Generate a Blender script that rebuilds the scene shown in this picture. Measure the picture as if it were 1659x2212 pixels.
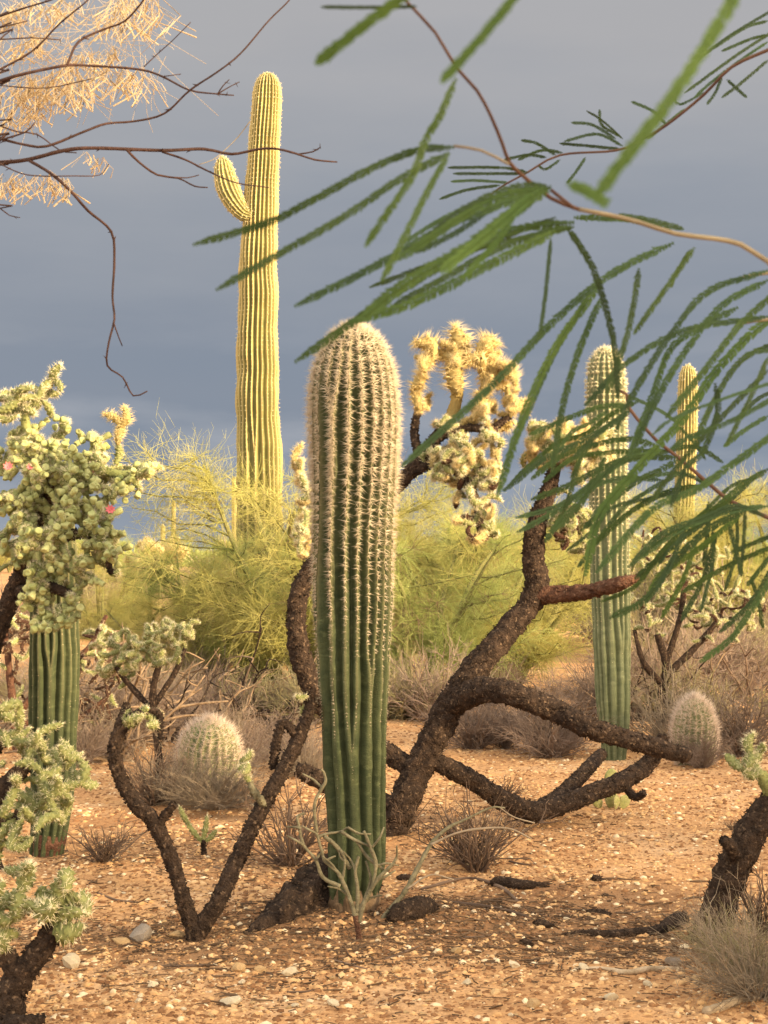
import bpy, math, random
import numpy as np
from mathutils import Vector, Matrix, Quaternion

# ------------------------------------------------------------------ scene, camera, sky, sun
for o in list(bpy.data.objects):
    bpy.data.objects.remove(o, do_unlink=True)
SC = bpy.context.scene
COL = SC.collection
rng = np.random.default_rng(11)
random.seed(5)
R = math.radians

F, H, HZ, CX = 3600.0, 1.5, 1190.0, 829.5      # focal length in picture units, eye height, horizon row, centre column

cam_d = bpy.data.cameras.new('camera')
cam = bpy.data.objects.new('camera', cam_d)
COL.objects.link(cam)
cam.location = (0, 0, H)
cam.rotation_euler = (R(90), 0, 0)
cam_d.sensor_fit = 'VERTICAL'
cam_d.sensor_height = 36.0
cam_d.lens = 36.0 * F / 2212.0
cam_d.shift_y = (HZ - 1106.0) / 2212.0
cam_d.clip_start = 0.02
cam_d.clip_end = 3000
cam_d.dof.use_dof = True
cam_d.dof.focus_distance = 6.9
cam_d.dof.aperture_fstop = 34.0
SC.camera = cam

SUN_EL, SUN_AZ = 15.0, 55.0      # elevation; degrees to the right of straight behind the camera
SUN_S = 4.9
SHADE_H = 5.75
az = R(SUN_AZ)
sun_dir = Vector((math.sin(az) * math.cos(R(SUN_EL)), -math.cos(az) * math.cos(R(SUN_EL)), math.sin(R(SUN_EL))))
sun_d = bpy.data.lights.new('sun', 'SUN')
sun_d.energy = SUN_S
sun_d.angle = R(5)
sun_d.color = (1.0, 0.75, 0.42)
sun = bpy.data.objects.new('sun', sun_d)
COL.objects.link(sun)
sun.rotation_euler = sun_dir.to_track_quat('Z', 'Y').to_euler()
sun.location = (8, -10, 12)

W = bpy.data.worlds.new('World')
SC.world = W
W.use_nodes = True
nt = W.node_tree
nt.nodes.clear()
def N(nt, typ, **kw):
    n = nt.nodes.new(typ)
    for k, v in kw.items():
        if k.startswith('i_'):
            n.inputs[k[2:].replace('_', ' ')].default_value = v
        else:
            setattr(n, k, v)
    return n
def world():
    L = nt.links.new
    out = N(nt, 'ShaderNodeOutputWorld')
    bg_sky = N(nt, 'ShaderNodeBackground'); bg_sky.inputs['Strength'].default_value = 0.15
    sky = N(nt, 'ShaderNodeTexSky', sky_type='NISHITA', sun_disc=False)
    sky.sun_elevation = R(SUN_EL)
    sky.sun_rotation = math.atan2(sun_dir.x, sun_dir.y)
    sky.dust_density = 2.5
    sky.air_density = 1.2
    L(sky.outputs[0], bg_sky.inputs[0])
    tc = N(nt, 'ShaderNodeTexCoord')
    sp = N(nt, 'ShaderNodeSeparateXYZ'); L(tc.outputs['Generated'], sp.inputs[0])
    # storm bank: grey-blue, paler higher up, with soft streaks
    ramp = N(nt, 'ShaderNodeValToRGB')
    e = ramp.color_ramp.elements
    e[0].position = 0.0; e[0].color = (0.33, 0.37, 0.43, 1)
    e[1].position = 0.30; e[1].color = (0.42, 0.42, 0.435, 1)
    m = e.new(0.05); m.color = (0.235, 0.28, 0.35, 1)
    m = e.new(0.12); m.color = (0.255, 0.292, 0.355, 1)
    m = e.new(0.20); m.color = (0.325, 0.35, 0.395, 1)
    mp = N(nt, 'ShaderNodeMapping'); mp.inputs['Scale'].default_value = (1.6, 1.6, 7.0)
    L(tc.outputs['Generated'], mp.inputs[0])
    nz = N(nt, 'ShaderNodeTexNoise'); nz.inputs['Scale'].default_value = 2.4; nz.inputs['Detail'].default_value = 6; nz.inputs['Roughness'].default_value = 0.55
    L(mp.outputs[0], nz.inputs['Vector'])
    mr = N(nt, 'ShaderNodeMapRange'); mr.inputs['From Min'].default_value = 0.3; mr.inputs['From Max'].default_value = 0.7
    mr.inputs['To Min'].default_value = -0.03; mr.inputs['To Max'].default_value = 0.03
    L(nz.outputs[0], mr.inputs[0])
    ad = N(nt, 'ShaderNodeMath', operation='ADD'); L(sp.outputs[2], ad.inputs[0]); L(mr.outputs[0], ad.inputs[1])
    L(ad.outputs[0], ramp.inputs[0])
    # thin pale wisps low over the horizon
    mp2 = N(nt, 'ShaderNodeMapping'); mp2.inputs['Scale'].default_value = (6, 6, 24); mp2.inputs['Location'].default_value = (0.35, 0, 0.4)
    L(tc.outputs['Generated'], mp2.inputs[0])
    nz2 = N(nt, 'ShaderNodeTexNoise'); nz2.inputs['Scale'].default_value = 1.3; nz2.inputs['Detail'].default_value = 5
    L(mp2.outputs[0], nz2.inputs['Vector'])
    mr2 = N(nt, 'ShaderNodeMapRange'); mr2.inputs['From Min'].default_value = 0.47; mr2.inputs['From Max'].default_value = 0.68; mr2.inputs['To Max'].default_value = 0.6
    L(nz2.outputs[0], mr2.inputs[0])
    low = N(nt, 'ShaderNodeMapRange'); low.inputs['From Min'].default_value = 0.03; low.inputs['From Max'].default_value = 0.14
    low.inputs['To Min'].default_value = 1; low.inputs['To Max'].default_value = 0.1
    L(sp.outputs[2], low.inputs[0])
    ml = N(nt, 'ShaderNodeMath', operation='MULTIPLY'); L(mr2.outputs[0], ml.inputs[0]); L(low.outputs[0], ml.inputs[1])
    mx = N(nt, 'ShaderNodeMix', data_type='RGBA'); L(ml.outputs[0], mx.inputs[0]); L(ramp.outputs[0], mx.inputs[6]); mx.inputs[7].default_value = (0.50, 0.51, 0.54, 1)
    bg_cl = N(nt, 'ShaderNodeBackground'); bg_cl.inputs['Strength'].default_value = CLOUD_S
    L(mx.outputs[2], bg_cl.inputs[0])
    # the bank fills the side away from the sun and thins overhead
    a = N(nt, 'ShaderNodeMath', operation='MULTIPLY_ADD'); L(sp.outputs[2], a.inputs[0]); a.inputs[1].default_value = -0.55; L(sp.outputs[1], a.inputs[2])
    ms = N(nt, 'ShaderNodeMapRange', interpolation_type='SMOOTHSTEP'); ms.inputs['From Min'].default_value = -0.15; ms.inputs['From Max'].default_value = 0.55
    L(a.outputs[0], ms.inputs[0])
    mixs = N(nt, 'ShaderNodeMixShader'); L(ms.outputs[0], mixs.inputs[0]); L(bg_sky.outputs[0], mixs.inputs[1]); L(bg_cl.outputs[0], mixs.inputs[2])
    # sunlit broken cloud over the clear part of the sky
    nz3 = N(nt, 'ShaderNodeTexNoise'); nz3.inputs['Scale'].default_value = 2.2; nz3.inputs['Detail'].default_value = 7; nz3.inputs['Roughness'].default_value = 0.6
    mp3 = N(nt, 'ShaderNodeMapping'); mp3.inputs['Scale'].default_value = (1, 1, 2.2); L(tc.outputs['Generated'], mp3.inputs[0]); L(mp3.outputs[0], nz3.inputs['Vector'])
    mr3 = N(nt, 'ShaderNodeMapRange', interpolation_type='SMOOTHSTEP'); mr3.inputs['From Min'].default_value = 0.34; mr3.inputs['From Max'].default_value = 0.56; mr3.inputs['To Max'].default_value = 0.9
    L(nz3.outputs[0], mr3.inputs[0])
    bg_lit = N(nt, 'ShaderNodeBackground'); bg_lit.inputs[0].default_value = (1.0, 0.86, 0.66, 1); bg_lit.inputs['Strength'].default_value = LIT_S
    mixc = N(nt, 'ShaderNodeMixShader'); L(mr3.outputs[0], mixc.inputs[0]); L(bg_sky.outputs[0], mixc.inputs[1]); L(bg_lit.outputs[0], mixc.inputs[2])
    L(mixc.outputs[0], mixs.inputs[1])
    L(mixs.outputs[0], out.inputs[0])
LIT_S = 1.05
EXPOSURE = 1.3
CLOUD_S = 1.0 / 2 ** EXPOSURE
world()
SC.view_settings.view_transform = 'Standard'
SC.view_settings.look = 'None'
SC.view_settings.exposure = EXPOSURE
SC.view_settings.gamma = 1.0
SC.render.engine = 'CYCLES'

# ------------------------------------------------------------------ materials
def mat(name, ramp, scale=6.0, detail=5, rough=0.85, bump=0.0, bscale=40.0, stretch=None, attr=None, attr_col=None, attr_fac=1.0,
        transl=0.0, rnd=0.0, spec=0.2, second=None):
    m = bpy.data.materials.new(name); m.use_nodes = True
    t = m.node_tree; L = t.links.new
    b = t.nodes['Principled BSDF']; out = t.nodes['Material Output']
    b.inputs['Roughness'].default_value = rough
    b.inputs['Specular IOR Level'].default_value = spec
    tc = N(t, 'ShaderNodeTexCoord')
    mp = N(t, 'ShaderNodeMapping'); L(tc.outputs['Object'], mp.inputs[0])
    if stretch: mp.inputs['Scale'].default_value = stretch
    n = N(t, 'ShaderNodeTexNoise'); n.inputs['Scale'].default_value = scale; n.inputs['Detail'].default_value = detail; n.inputs['Roughness'].default_value = 0.6
    L(mp.outputs[0], n.inputs['Vector'])
    r = N(t, 'ShaderNodeValToRGB')
    el = r.color_ramp.elements
    for i, (p, c) in enumerate(ramp):
        e = el[i] if i < 2 else el.new(p)
        e.position = p; e.color = (*c, 1)
    L(n.outputs[0], r.inputs[0])
    col = r.outputs[0]
    if second:                                   # a second, coarser or finer mottling
        sc2, c2, lo, hi, amt = second
        n2 = N(t, 'ShaderNodeTexNoise'); n2.inputs['Scale'].default_value = sc2; n2.inputs['Detail'].default_value = 4
        L(mp.outputs[0], n2.inputs['Vector'])
        q = N(t, 'ShaderNodeMapRange'); q.inputs['From Min'].default_value = lo; q.inputs['From Max'].default_value = hi; q.inputs['To Max'].default_value = amt
        L(n2.outputs[0], q.inputs[0])
        x = N(t, 'ShaderNodeMix', data_type='RGBA'); L(q.outputs[0], x.inputs[0]); L(col, x.inputs[6]); x.inputs[7].default_value = (*c2, 1)
        col = x.outputs[2]
    if attr:
        a = N(t, 'ShaderNodeAttribute', attribute_name=attr)
        f = N(t, 'ShaderNodeMath', operation='MULTIPLY'); L(a.outputs['Fac'], f.inputs[0]); f.inputs[1].default_value = attr_fac
        x = N(t, 'ShaderNodeMix', data_type='RGBA'); L(f.outputs[0], x.inputs[0]); L(col, x.inputs[6]); x.inputs[7].default_value = (*attr_col, 1)
        col = x.outputs[2]
    if rnd:
        oi = N(t, 'ShaderNodeObjectInfo')
        q = N(t, 'ShaderNodeMapRange'); q.inputs['To Min'].default_value = 1 - rnd; q.inputs['To Max'].default_value = 1 + rnd
        L(oi.outputs['Random'], q.inputs[0])
        h = N(t, 'ShaderNodeHueSaturation'); L(q.outputs[0], h.inputs['Value']); L(col, h.inputs['Color'])
        col = h.outputs[0]
    L(col, b.inputs['Base Color'])
    if bump:
        nb = N(t, 'ShaderNodeTexNoise'); nb.inputs['Scale'].default_value = bscale; nb.inputs['Detail'].default_value = 6
        L(mp.outputs[0], nb.inputs['Vector'])
        bp = N(t, 'ShaderNodeBump'); bp.inputs['Strength'].default_value = bump; bp.inputs['Distance'].default_value = 0.02
        L(nb.outputs[0], bp.inputs['Height']); L(bp.outputs[0], b.inputs['Normal'])
    if transl:
        tr = N(t, 'ShaderNodeBsdfTranslucent'); L(col, tr.inputs['Color'])
        ms = N(t, 'ShaderNodeMixShader'); ms.inputs[0].default_value = transl
        L(b.outputs[0], ms.inputs[1]); L(tr.outputs[0], ms.inputs[2]); L(ms.outputs[0], out.inputs[0])
    return m

M = {}
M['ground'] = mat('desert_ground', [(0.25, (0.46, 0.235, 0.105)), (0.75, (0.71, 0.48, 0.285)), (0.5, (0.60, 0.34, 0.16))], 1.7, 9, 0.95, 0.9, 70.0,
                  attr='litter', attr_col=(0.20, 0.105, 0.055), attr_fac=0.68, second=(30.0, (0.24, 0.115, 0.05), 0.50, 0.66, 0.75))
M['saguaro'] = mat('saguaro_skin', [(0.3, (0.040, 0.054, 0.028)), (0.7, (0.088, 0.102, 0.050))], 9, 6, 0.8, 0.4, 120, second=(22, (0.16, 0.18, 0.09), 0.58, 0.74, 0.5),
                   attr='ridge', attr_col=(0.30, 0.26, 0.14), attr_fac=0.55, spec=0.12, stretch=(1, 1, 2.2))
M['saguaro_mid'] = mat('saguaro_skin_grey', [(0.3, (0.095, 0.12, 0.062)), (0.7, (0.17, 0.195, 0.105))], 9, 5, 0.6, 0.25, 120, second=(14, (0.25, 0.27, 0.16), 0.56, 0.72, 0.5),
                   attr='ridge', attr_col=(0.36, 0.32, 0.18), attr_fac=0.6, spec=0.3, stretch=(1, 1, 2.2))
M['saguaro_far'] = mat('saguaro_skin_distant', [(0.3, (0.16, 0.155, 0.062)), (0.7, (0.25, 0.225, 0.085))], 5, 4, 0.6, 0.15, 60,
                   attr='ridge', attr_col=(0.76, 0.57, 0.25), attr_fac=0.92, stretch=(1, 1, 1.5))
M['woody'] = mat('saguaro_woody_base', [(0.3, (0.085, 0.055, 0.034)), (0.7, (0.25, 0.17, 0.105))], 14, 6, 0.95, 0.8, 60, stretch=(1, 1, .3))
M['spine'] = mat('spine_straw', [(0.3, (0.58, 0.46, 0.29)), (0.7, (0.78, 0.67, 0.47))], 30, 2, 0.6)
M['spine_grey'] = mat('spine_greyish', [(0.3, (0.46, 0.38, 0.28)), (0.7, (0.68, 0.58, 0.45))], 30, 2, 0.65)
M['spine_gold'] = mat('spine_golden', [(0.3, (0.68, 0.52, 0.24)), (0.7, (0.85, 0.70, 0.40))], 30, 2, 0.6)
M['spine_pale'] = mat('spine_pale', [(0.3, (0.70, 0.62, 0.40)), (0.7, (0.85, 0.78, 0.55))], 30, 2, 0.6)
M['spine_pink'] = mat('spine_pinkish', [(0.3, (0.52, 0.40, 0.32)), (0.7, (0.74, 0.60, 0.50))], 30, 2, 0.6)
M['bark'] = mat('cholla_bark', [(0.3, (0.018, 0.012, 0.010)), (0.75, (0.075, 0.048, 0.034))], 26, 7, 0.95, 1.0, 90, second=(60, (0.23, 0.155, 0.105), 0.57, 0.72, 0.8))
M['bark_red'] = mat('cholla_bark_red', [(0.3, (0.055, 0.026, 0.018)), (0.75, (0.20, 0.10, 0.065))], 26, 7, 0.95, 1.0, 90, second=(60, (0.30, 0.20, 0.14), 0.58, 0.75, 0.7))
M['joint'] = mat('cholla_joint', [(0.3, (0.13, 0.15, 0.055)), (0.7, (0.28, 0.285, 0.115))], 9, 4, 0.75, 0.3, 80, rnd=0.18)
M['joint_gold'] = mat('cholla_joint_straw', [(0.3, (0.25, 0.19, 0.075)), (0.7, (0.42, 0.33, 0.14))], 9, 4, 0.75, 0.3, 80, rnd=0.18)
M['fruit'] = mat('cholla_fruit', [(0.3, (0.20, 0.23, 0.085)), (0.7, (0.45, 0.45, 0.21))], 11, 3, 0.7, 0.2, 60, rnd=0.35)
M['pink'] = mat('cholla_flower', [(0.3, (0.6, 0.12, 0.16)), (0.7, (0.75, 0.25, 0.25))], 9, 3, 0.6)
M['palo'] = mat('palo_verde_twig', [(0.3, (0.37, 0.37, 0.09)), (0.7, (0.60, 0.54, 0.20))], 2.2, 4, 0.7, transl=0.15, rnd=0.1)
M['palo2'] = mat('palo_verde_twig_green', [(0.3, (0.31, 0.38, 0.10)), (0.7, (0.50, 0.54, 0.20))], 2.2, 4, 0.7, transl=0.15, rnd=0.1)
M['palobark'] = mat('palo_verde_bark', [(0.3, (0.14, 0.15, 0.05)), (0.7, (0.24, 0.22, 0.10))], 12, 4, 0.8, 0.4, 60)
M['dry'] = mat('dry_twig', [(0.3, (0.085, 0.055, 0.042)), (0.7, (0.21, 0.145, 0.105))], 5, 4, 0.9, rnd=0.2)
M['drygrey'] = mat('dry_twig_grey', [(0.3, (0.20, 0.155, 0.115)), (0.7, (0.36, 0.29, 0.215))], 5, 4, 0.9, rnd=0.15)
M['drymauve'] = mat('dry_twig_mauve', [(0.3, (0.15, 0.105, 0.085)), (0.7, (0.31, 0.235, 0.19))], 5, 4, 0.9, rnd=0.22)
M['dead'] = mat('dead_wood', [(0.3, (0.13, 0.085, 0.055)), (0.7, (0.33, 0.235, 0.155))], 14, 4, 0.9, 0.5, 60)
M['drygreen'] = mat('dry_twig_olive', [(0.3, (0.22, 0.20, 0.10)), (0.7, (0.40, 0.34, 0.20))], 5, 4, 0.9, rnd=0.15)
M['greystem'] = mat('pencil_cholla_stem', [(0.3, (0.09, 0.08, 0.05)), (0.7, (0.26, 0.23, 0.15))], 20, 5, 0.85, 0.5, 80)
M['stick'] = mat('bleached_stick', [(0.3, (0.33, 0.24, 0.15)), (0.7, (0.58, 0.46, 0.33))], 18, 5, 0.9, 0.5, 80)
M['gravel_pale'] = mat('gravel_cream', [(0.3, (0.66, 0.50, 0.31)), (0.75, (0.84, 0.71, 0.51))], 7, 6, 0.9)
M['clod'] = mat('earth_clod', [(0.3, (0.16, 0.075, 0.035)), (0.75, (0.36, 0.19, 0.09))], 5.5, 6, 0.95)
M['litter'] = mat('twig_litter', [(0.3, (0.07, 0.045, 0.03)), (0.7, (0.22, 0.14, 0.085))], 3, 3, 0.95)
M['gravel'] = mat('gravel_stone', [(0.3, (0.46, 0.25, 0.11)), (0.75, (0.74, 0.53, 0.31)), (0.5, (0.60, 0.37, 0.18))], 5.5, 8, 0.9)
M['rock_pale'] = mat('rock_pale', [(0.3, (0.68, 0.54, 0.36)), (0.7, (0.86, 0.75, 0.56))], 14, 6, 0.9, 0.6, 60, rnd=0.15)
M['rock_tan'] = mat('rock_tan', [(0.3, (0.52, 0.33, 0.16)), (0.7, (0.74, 0.52, 0.29))], 14, 6, 0.9, 0.6, 60, rnd=0.25)
M['rock_grey'] = mat('rock_grey', [(0.3, (0.26, 0.22, 0.19)), (0.7, (0.42, 0.36, 0.31))], 14, 6, 0.9, 0.6, 60)
M['leaf'] = mat('mesquite_leaf', [(0.3, (0.024, 0.054, 0.014)), (0.7, (0.056, 0.102, 0.026))], 30, 3, 0.5, transl=0.25, rnd=0.25, spec=0.35)
M['leaf_bright'] = mat('mesquite_leaf_young', [(0.3, (0.05, 0.105, 0.02)), (0.7, (0.095, 0.17, 0.034))], 30, 3, 0.5, transl=0.25, rnd=0.2, spec=0.35)
M['stem'] = mat('mesquite_stem', [(0.3, (0.15, 0.115, 0.08)), (0.7, (0.30, 0.25, 0.17))], 40, 3, 0.7)
M['stem_red'] = mat('mesquite_stem_red', [(0.3, (0.065, 0.032, 0.025)), (0.7, (0.14, 0.08, 0.055))], 40, 3, 0.7)
M['twig'] = mat('bare_twig', [(0.3, (0.035, 0.018, 0.015)), (0.7, (0.09, 0.048, 0.04))], 40, 3, 0.75, 0.3, 150)
M['tuft'] = mat('dry_seed_tuft', [(0.3, (0.66, 0.50, 0.30)), (0.7, (0.86, 0.74, 0.54))], 12, 2, 0.8, transl=0.4)
M['pad'] = mat('prickly_pear_pad', [(0.3, (0.26, 0.29, 0.10)), (0.7, (0.44, 0.42, 0.19))], 14, 4, 0.7, 0.3, 60)
M['barrel'] = mat('barrel_cactus_skin', [(0.3, (0.12, 0.15, 0.07)), (0.7, (0.22, 0.24, 0.11))], 12, 4, 0.7, 0.3, 60, attr='ridge', attr_col=(0.42, 0.35, 0.2), attr_fac=0.6)

# ------------------------------------------------------------------ helpers
def hash3(i, j, k, s):
    h = (i.astype(np.int64) * 374761393 + j.astype(np.int64) * 668265263 + k.astype(np.int64) * 2147483647 + s * 974634777) & 0xFFFFFFFF
    h = ((h ^ (h >> 13)) * 1274126177) & 0xFFFFFFFF
    h = (h ^ (h >> 16)) & 0xFFFFFFFF
    return h / 4294967295.0
def vnoise(p, s=0):
    p = np.asarray(p, float)
    f = np.floor(p); t = p - f; t = t * t * (3 - 2 * t)
    i, j, k = f[..., 0], f[..., 1], f[..., 2]
    r = 0
    for a in (0, 1):
        for b in (0, 1):
            for c in (0, 1):
                w = (t[..., 0] if a else 1 - t[..., 0]) * (t[..., 1] if b else 1 - t[..., 1]) * (t[..., 2] if c else 1 - t[..., 2])
                r = r + w * hash3(i + a, j + b, k + c, s)
    return r * 2 - 1
def gz(x, y):
    x = np.asarray(x, float); y = np.asarray(y, float)
    z0 = np.zeros_like(x)
    p = np.stack([x, y, z0], -1)
    fade = np.clip((y + 20) / 10, 0, 1)
    r = 0.030 * vnoise(p * 0.9, 1) + 0.014 * vnoise(p * 2.7, 2) + 0.0055 * vnoise(p * 8.0, 3) + 0.0035 * vnoise(p * 21.0, 4)
    r = r + 0.05 * np.exp(-(((x + .15) / .8) ** 2 + ((y - 6.75) / .35) ** 2))          # soil heaped round the big saguaro's foot
    far = np.clip((y - 20) / 60, 0, 1)
    return r + far * 0.5 * vnoise(p * 0.035, 5)
def g1(x, y): return float(gz(np.array([x]), np.array([y]))[0])
def P(px, py, Y): return np.array([(px - CX) / F * Y, Y, H - (py - HZ) / F * Y])
def GY(py): return F * H / (py - HZ)
def G(px, py):
    Y = GY(py); x = (px - CX) / F * Y
    return np.array([x, Y, g1(x, Y)])

def mk(name, V, faces, mats, midx=None, smooth=True, attrs=None):
    """faces: list of int arrays (m,3) or (m,4)"""
    me = bpy.data.meshes.new(name)
    V = np.asarray(V, np.float32)
    me.vertices.add(len(V)); me.vertices.foreach_set('co', V.ravel())
    faces = [np.asarray(f, np.int32) for f in faces if len(f)]
    nl = sum(f.size for f in faces); npo = sum(len(f) for f in faces)
    me.loops.add(nl); me.loops.foreach_set('vertex_index', np.concatenate([f.ravel() for f in faces]))
    me.polygons.add(npo)
    tot = np.concatenate([np.full(len(f), f.shape[1], np.int32) for f in faces])
    st = np.concatenate([[0], np.cumsum(tot)[:-1]]).astype(np.int32)
    me.polygons.foreach_set('loop_start', st)
    me.polygons.foreach_set('loop_total', tot)
    for m in (mats if isinstance(mats, (list, tuple)) else [mats]):
        me.materials.append(M[m] if isinstance(m, str) else m)
    if midx is not None: me.polygons.foreach_set('material_index', np.asarray(midx, np.int32))
    if attrs:
        for k, v in attrs.items():
            a = me.attributes.new(k, 'FLOAT', 'POINT'); a.data.foreach_set('value', np.asarray(v, np.float32))
    me.update(calc_edges=True)
    if smooth: me.polygons.foreach_set('use_smooth', np.ones(npo, bool))
    return me
class Geo:
    def __init__(s): s.V = []; s.F = []; s.I = []; s.n = 0
    def add(s, V, faces, mi=0):
        V = np.asarray(V, float).reshape(-1, 3)
        for f in (faces if isinstance(faces, list) else [faces]):
            f = np.asarray(f, np.int64)
            if len(f): s.F.append(f + s.n); s.I.append(np.full(len(f), mi))
        s.V.append(V); s.n += len(V)
        return s
    def mesh(s, name, mats, base=(0, 0, 0), smooth=True):
        return mk(name, np.concatenate(s.V) - np.asarray(base, float), s.F, mats, np.concatenate(s.I), smooth)

def obj(name, me, parent=None, loc=(0, 0, 0), label=None, cat=None, group=None, kind=None, rot=None, scale=None):
    o = bpy.data.objects.new(name, me); COL.objects.link(o)
    o.location = loc
    if rot is not None:
        if isinstance(rot, Quaternion): o.rotation_mode = 'QUATERNION'; o.rotation_quaternion = rot
        else: o.rotation_euler = rot
    if scale is not None: o.scale = scale
    if parent is not None: o.parent = parent
    if label: o['label'] = label
    if cat: o['category'] = cat
    if group: o['group'] = group
    if kind: o['kind'] = kind
    return o
def thing(name, label, cat, base, group=None):
    o = obj(name, None, None, base, label, cat, group)
    o.empty_display_size = 0.1
    return o
def copytree(o, loc, rz=0, sc=1.0, label=None, group=None):
    r = o.copy(); COL.objects.link(r); r.location = loc; r.rotation_euler = (0, 0, rz); r.scale = (sc, sc, sc)
    if label: r['label'] = label
    if group: r['group'] = group
    for ch in o.children:
        c = ch.copy(); COL.objects.link(c); c.parent = r
        for g in ch.children:
            d = g.copy(); COL.objects.link(d); d.parent = c
    return r
def resample(pts, rad, step):
    pts = np.asarray(pts, float); rad = np.asarray(rad, float)
    # Catmull-Rom
    n = len(pts)
    ext = np.vstack([2 * pts[0] - pts[1], pts, 2 * pts[-1] - pts[-2]])
    out, orad = [], []
    for i in range(n - 1):
        p0, p1, p2, p3 = ext[i:i + 4]
        k = max(2, int(np.linalg.norm(p2 - p1) / step))
        for t in np.arange(k) / k:
            out.append(0.5 * ((2 * p1) + (-p0 + p2) * t + (2 * p0 - 5 * p1 + 4 * p2 - p3) * t * t + (-p0 + 3 * p1 - 3 * p2 + p3) * t ** 3))
            orad.append(rad[i] * (1 - t) + rad[i + 1] * t)
    out.append(pts[-1]); orad.append(rad[-1])
    return np.array(out), np.array(orad)
def frames(pts):
    T = np.gradient(pts, axis=0); T /= np.linalg.norm(T, axis=1)[:, None] + 1e-12
    U = np.zeros_like(T)
    r = np.array([1., 0, 0]) if abs(T[0, 0]) < .8 else np.array([0, 1., 0])
    u = r - T[0] * r.dot(T[0]); u /= np.linalg.norm(u); U[0] = u
    for i in range(1, len(T)):
        u = u - T[i] * u.dot(T[i]); u /= np.linalg.norm(u) + 1e-12; U[i] = u
    return T, U, np.cross(T, U)
def ringfaces(nr, ns, close=True):
    i = np.arange(nr - 1)[:, None]; j = np.arange(ns)[None, :]
    a = i * ns + j; b = i * ns + (j + 1) % ns
    return np.stack([a, b, b + ns, a + ns], -1).reshape(-1, 4)
def tube(pts, rad, step=0.02, ns=8, rough=0.0, nscale=30.0, seed=0, lumps=0.0, tub=0.0):
    p, r = resample(pts, rad, step)
    T, U, B = frames(p)
    th = np.arange(ns) / ns * 2 * np.pi
    D = U[:, None] * np.cos(th)[None, :, None] + B[:, None] * np.sin(th)[None, :, None]
    V = p[:, None] + D * r[:, None, None]
    if rough:
        d = vnoise(V * nscale, seed) * 0.6 + vnoise(V * nscale * 2.3, seed + 1) * 0.4
        V = V + D * (d * rough)[..., None] * r[:, None, None]
    if lumps:
        V = V + D * (np.clip(vnoise(V * nscale * .35, seed + 7), 0, 1) * lumps)[..., None] * r[:, None, None]
    if tub:                                      # spiralling knobs of old cholla bark
        arc = np.concatenate([[0], np.cumsum(np.linalg.norm(np.diff(p, axis=0), axis=1))])[:, None]
        k = 6; lam = 2 * np.pi * np.mean(r) / k * 2.2
        wob = vnoise(V * 9, seed + 3) * 1.3
        b = np.maximum(np.cos(k * th[None] + arc / lam * 6.28 + wob), 0) * np.maximum(np.cos(k * th[None] - arc / lam * 6.28 + .9 - wob), 0)
        V = V + D * (tub * (b - .25))[..., None] * r[:, None, None]
    n = len(p)
    V = V.reshape(-1, 3)
    c0, c1 = len(V), len(V) + 1
    V = np.vstack([V, p[0], p[-1]])
    j = np.arange(ns)
    caps = np.vstack([np.stack([(j + 1) % ns, j, np.full(ns, c0)], 1), np.stack([(n - 1) * ns + j, (n - 1) * ns + (j + 1) % ns, np.full(ns, c1)], 1)])
    return V, [ringfaces(n, ns), caps], p, r, T
def prisms(PT, RD, ns=3):
    """PT (N,K,3), RD (N,K): many thin tapering twigs at once"""
    N_, K, _ = PT.shape
    T = np.gradient(PT, axis=1); T /= np.linalg.norm(T, axis=2, keepdims=True) + 1e-12
    ref = np.where(np.abs(T[..., 2:3]) < .9, np.array([0, 0, 1.]), np.array([1., 0, 0]))
    U = np.cross(T, ref); U /= np.linalg.norm(U, axis=2, keepdims=True) + 1e-12
    B = np.cross(T, U)
    th = np.arange(ns) / ns * 2 * np.pi
    V = PT[:, :, None] + (U[:, :, None] * np.cos(th)[:, None] + B[:, :, None] * np.sin(th)[:, None]) * RD[:, :, None, None]
    f = ringfaces(K, ns)
    Fq = (f[None] + (np.arange(N_) * K * ns)[:, None, None]).reshape(-1, 4)
    return V.reshape(-1, 3), Fq
def cones(B, D, L, r):
    """thin 3-sided spines"""
    n = len(B); D = D / (np.linalg.norm(D, axis=1, keepdims=True) + 1e-12)
    ref = np.where(np.abs(D[:, 2:3]) < .9, np.array([0, 0, 1.]), np.array([1., 0, 0]))
    U = np.cross(D, ref); U /= np.linalg.norm(U, axis=1, keepdims=True) + 1e-12
    W_ = np.cross(D, U)
    th = np.array([0, 2.094, 4.189])
    V = np.empty((n, 4, 3))
    r = np.broadcast_to(np.asarray(r, float), (n,)); L = np.broadcast_to(np.asarray(L, float), (n,))
    for k in range(3): V[:, k] = B + (U * math.cos(th[k]) + W_ * math.sin(th[k])) * r[:, None]
    V[:, 3] = B + D * L[:, None]
    o = (np.arange(n) * 4)[:, None]
    t = np.array([[0, 1, 3], [1, 2, 3], [2, 0, 3]])
    return V.reshape(-1, 3), (o[:, None] + t[None]).reshape(-1, 3)
def rdir(n, r=None):
    v = (r or rng).normal(size=(n, 3)); return v / np.linalg.norm(v, axis=1, keepdims=True)
def dirquat(d, roll=0.0):
    q = Vector(d).to_track_quat('Z', 'Y')
    return q @ Quaternion((0, 0, 1), roll)

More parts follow.
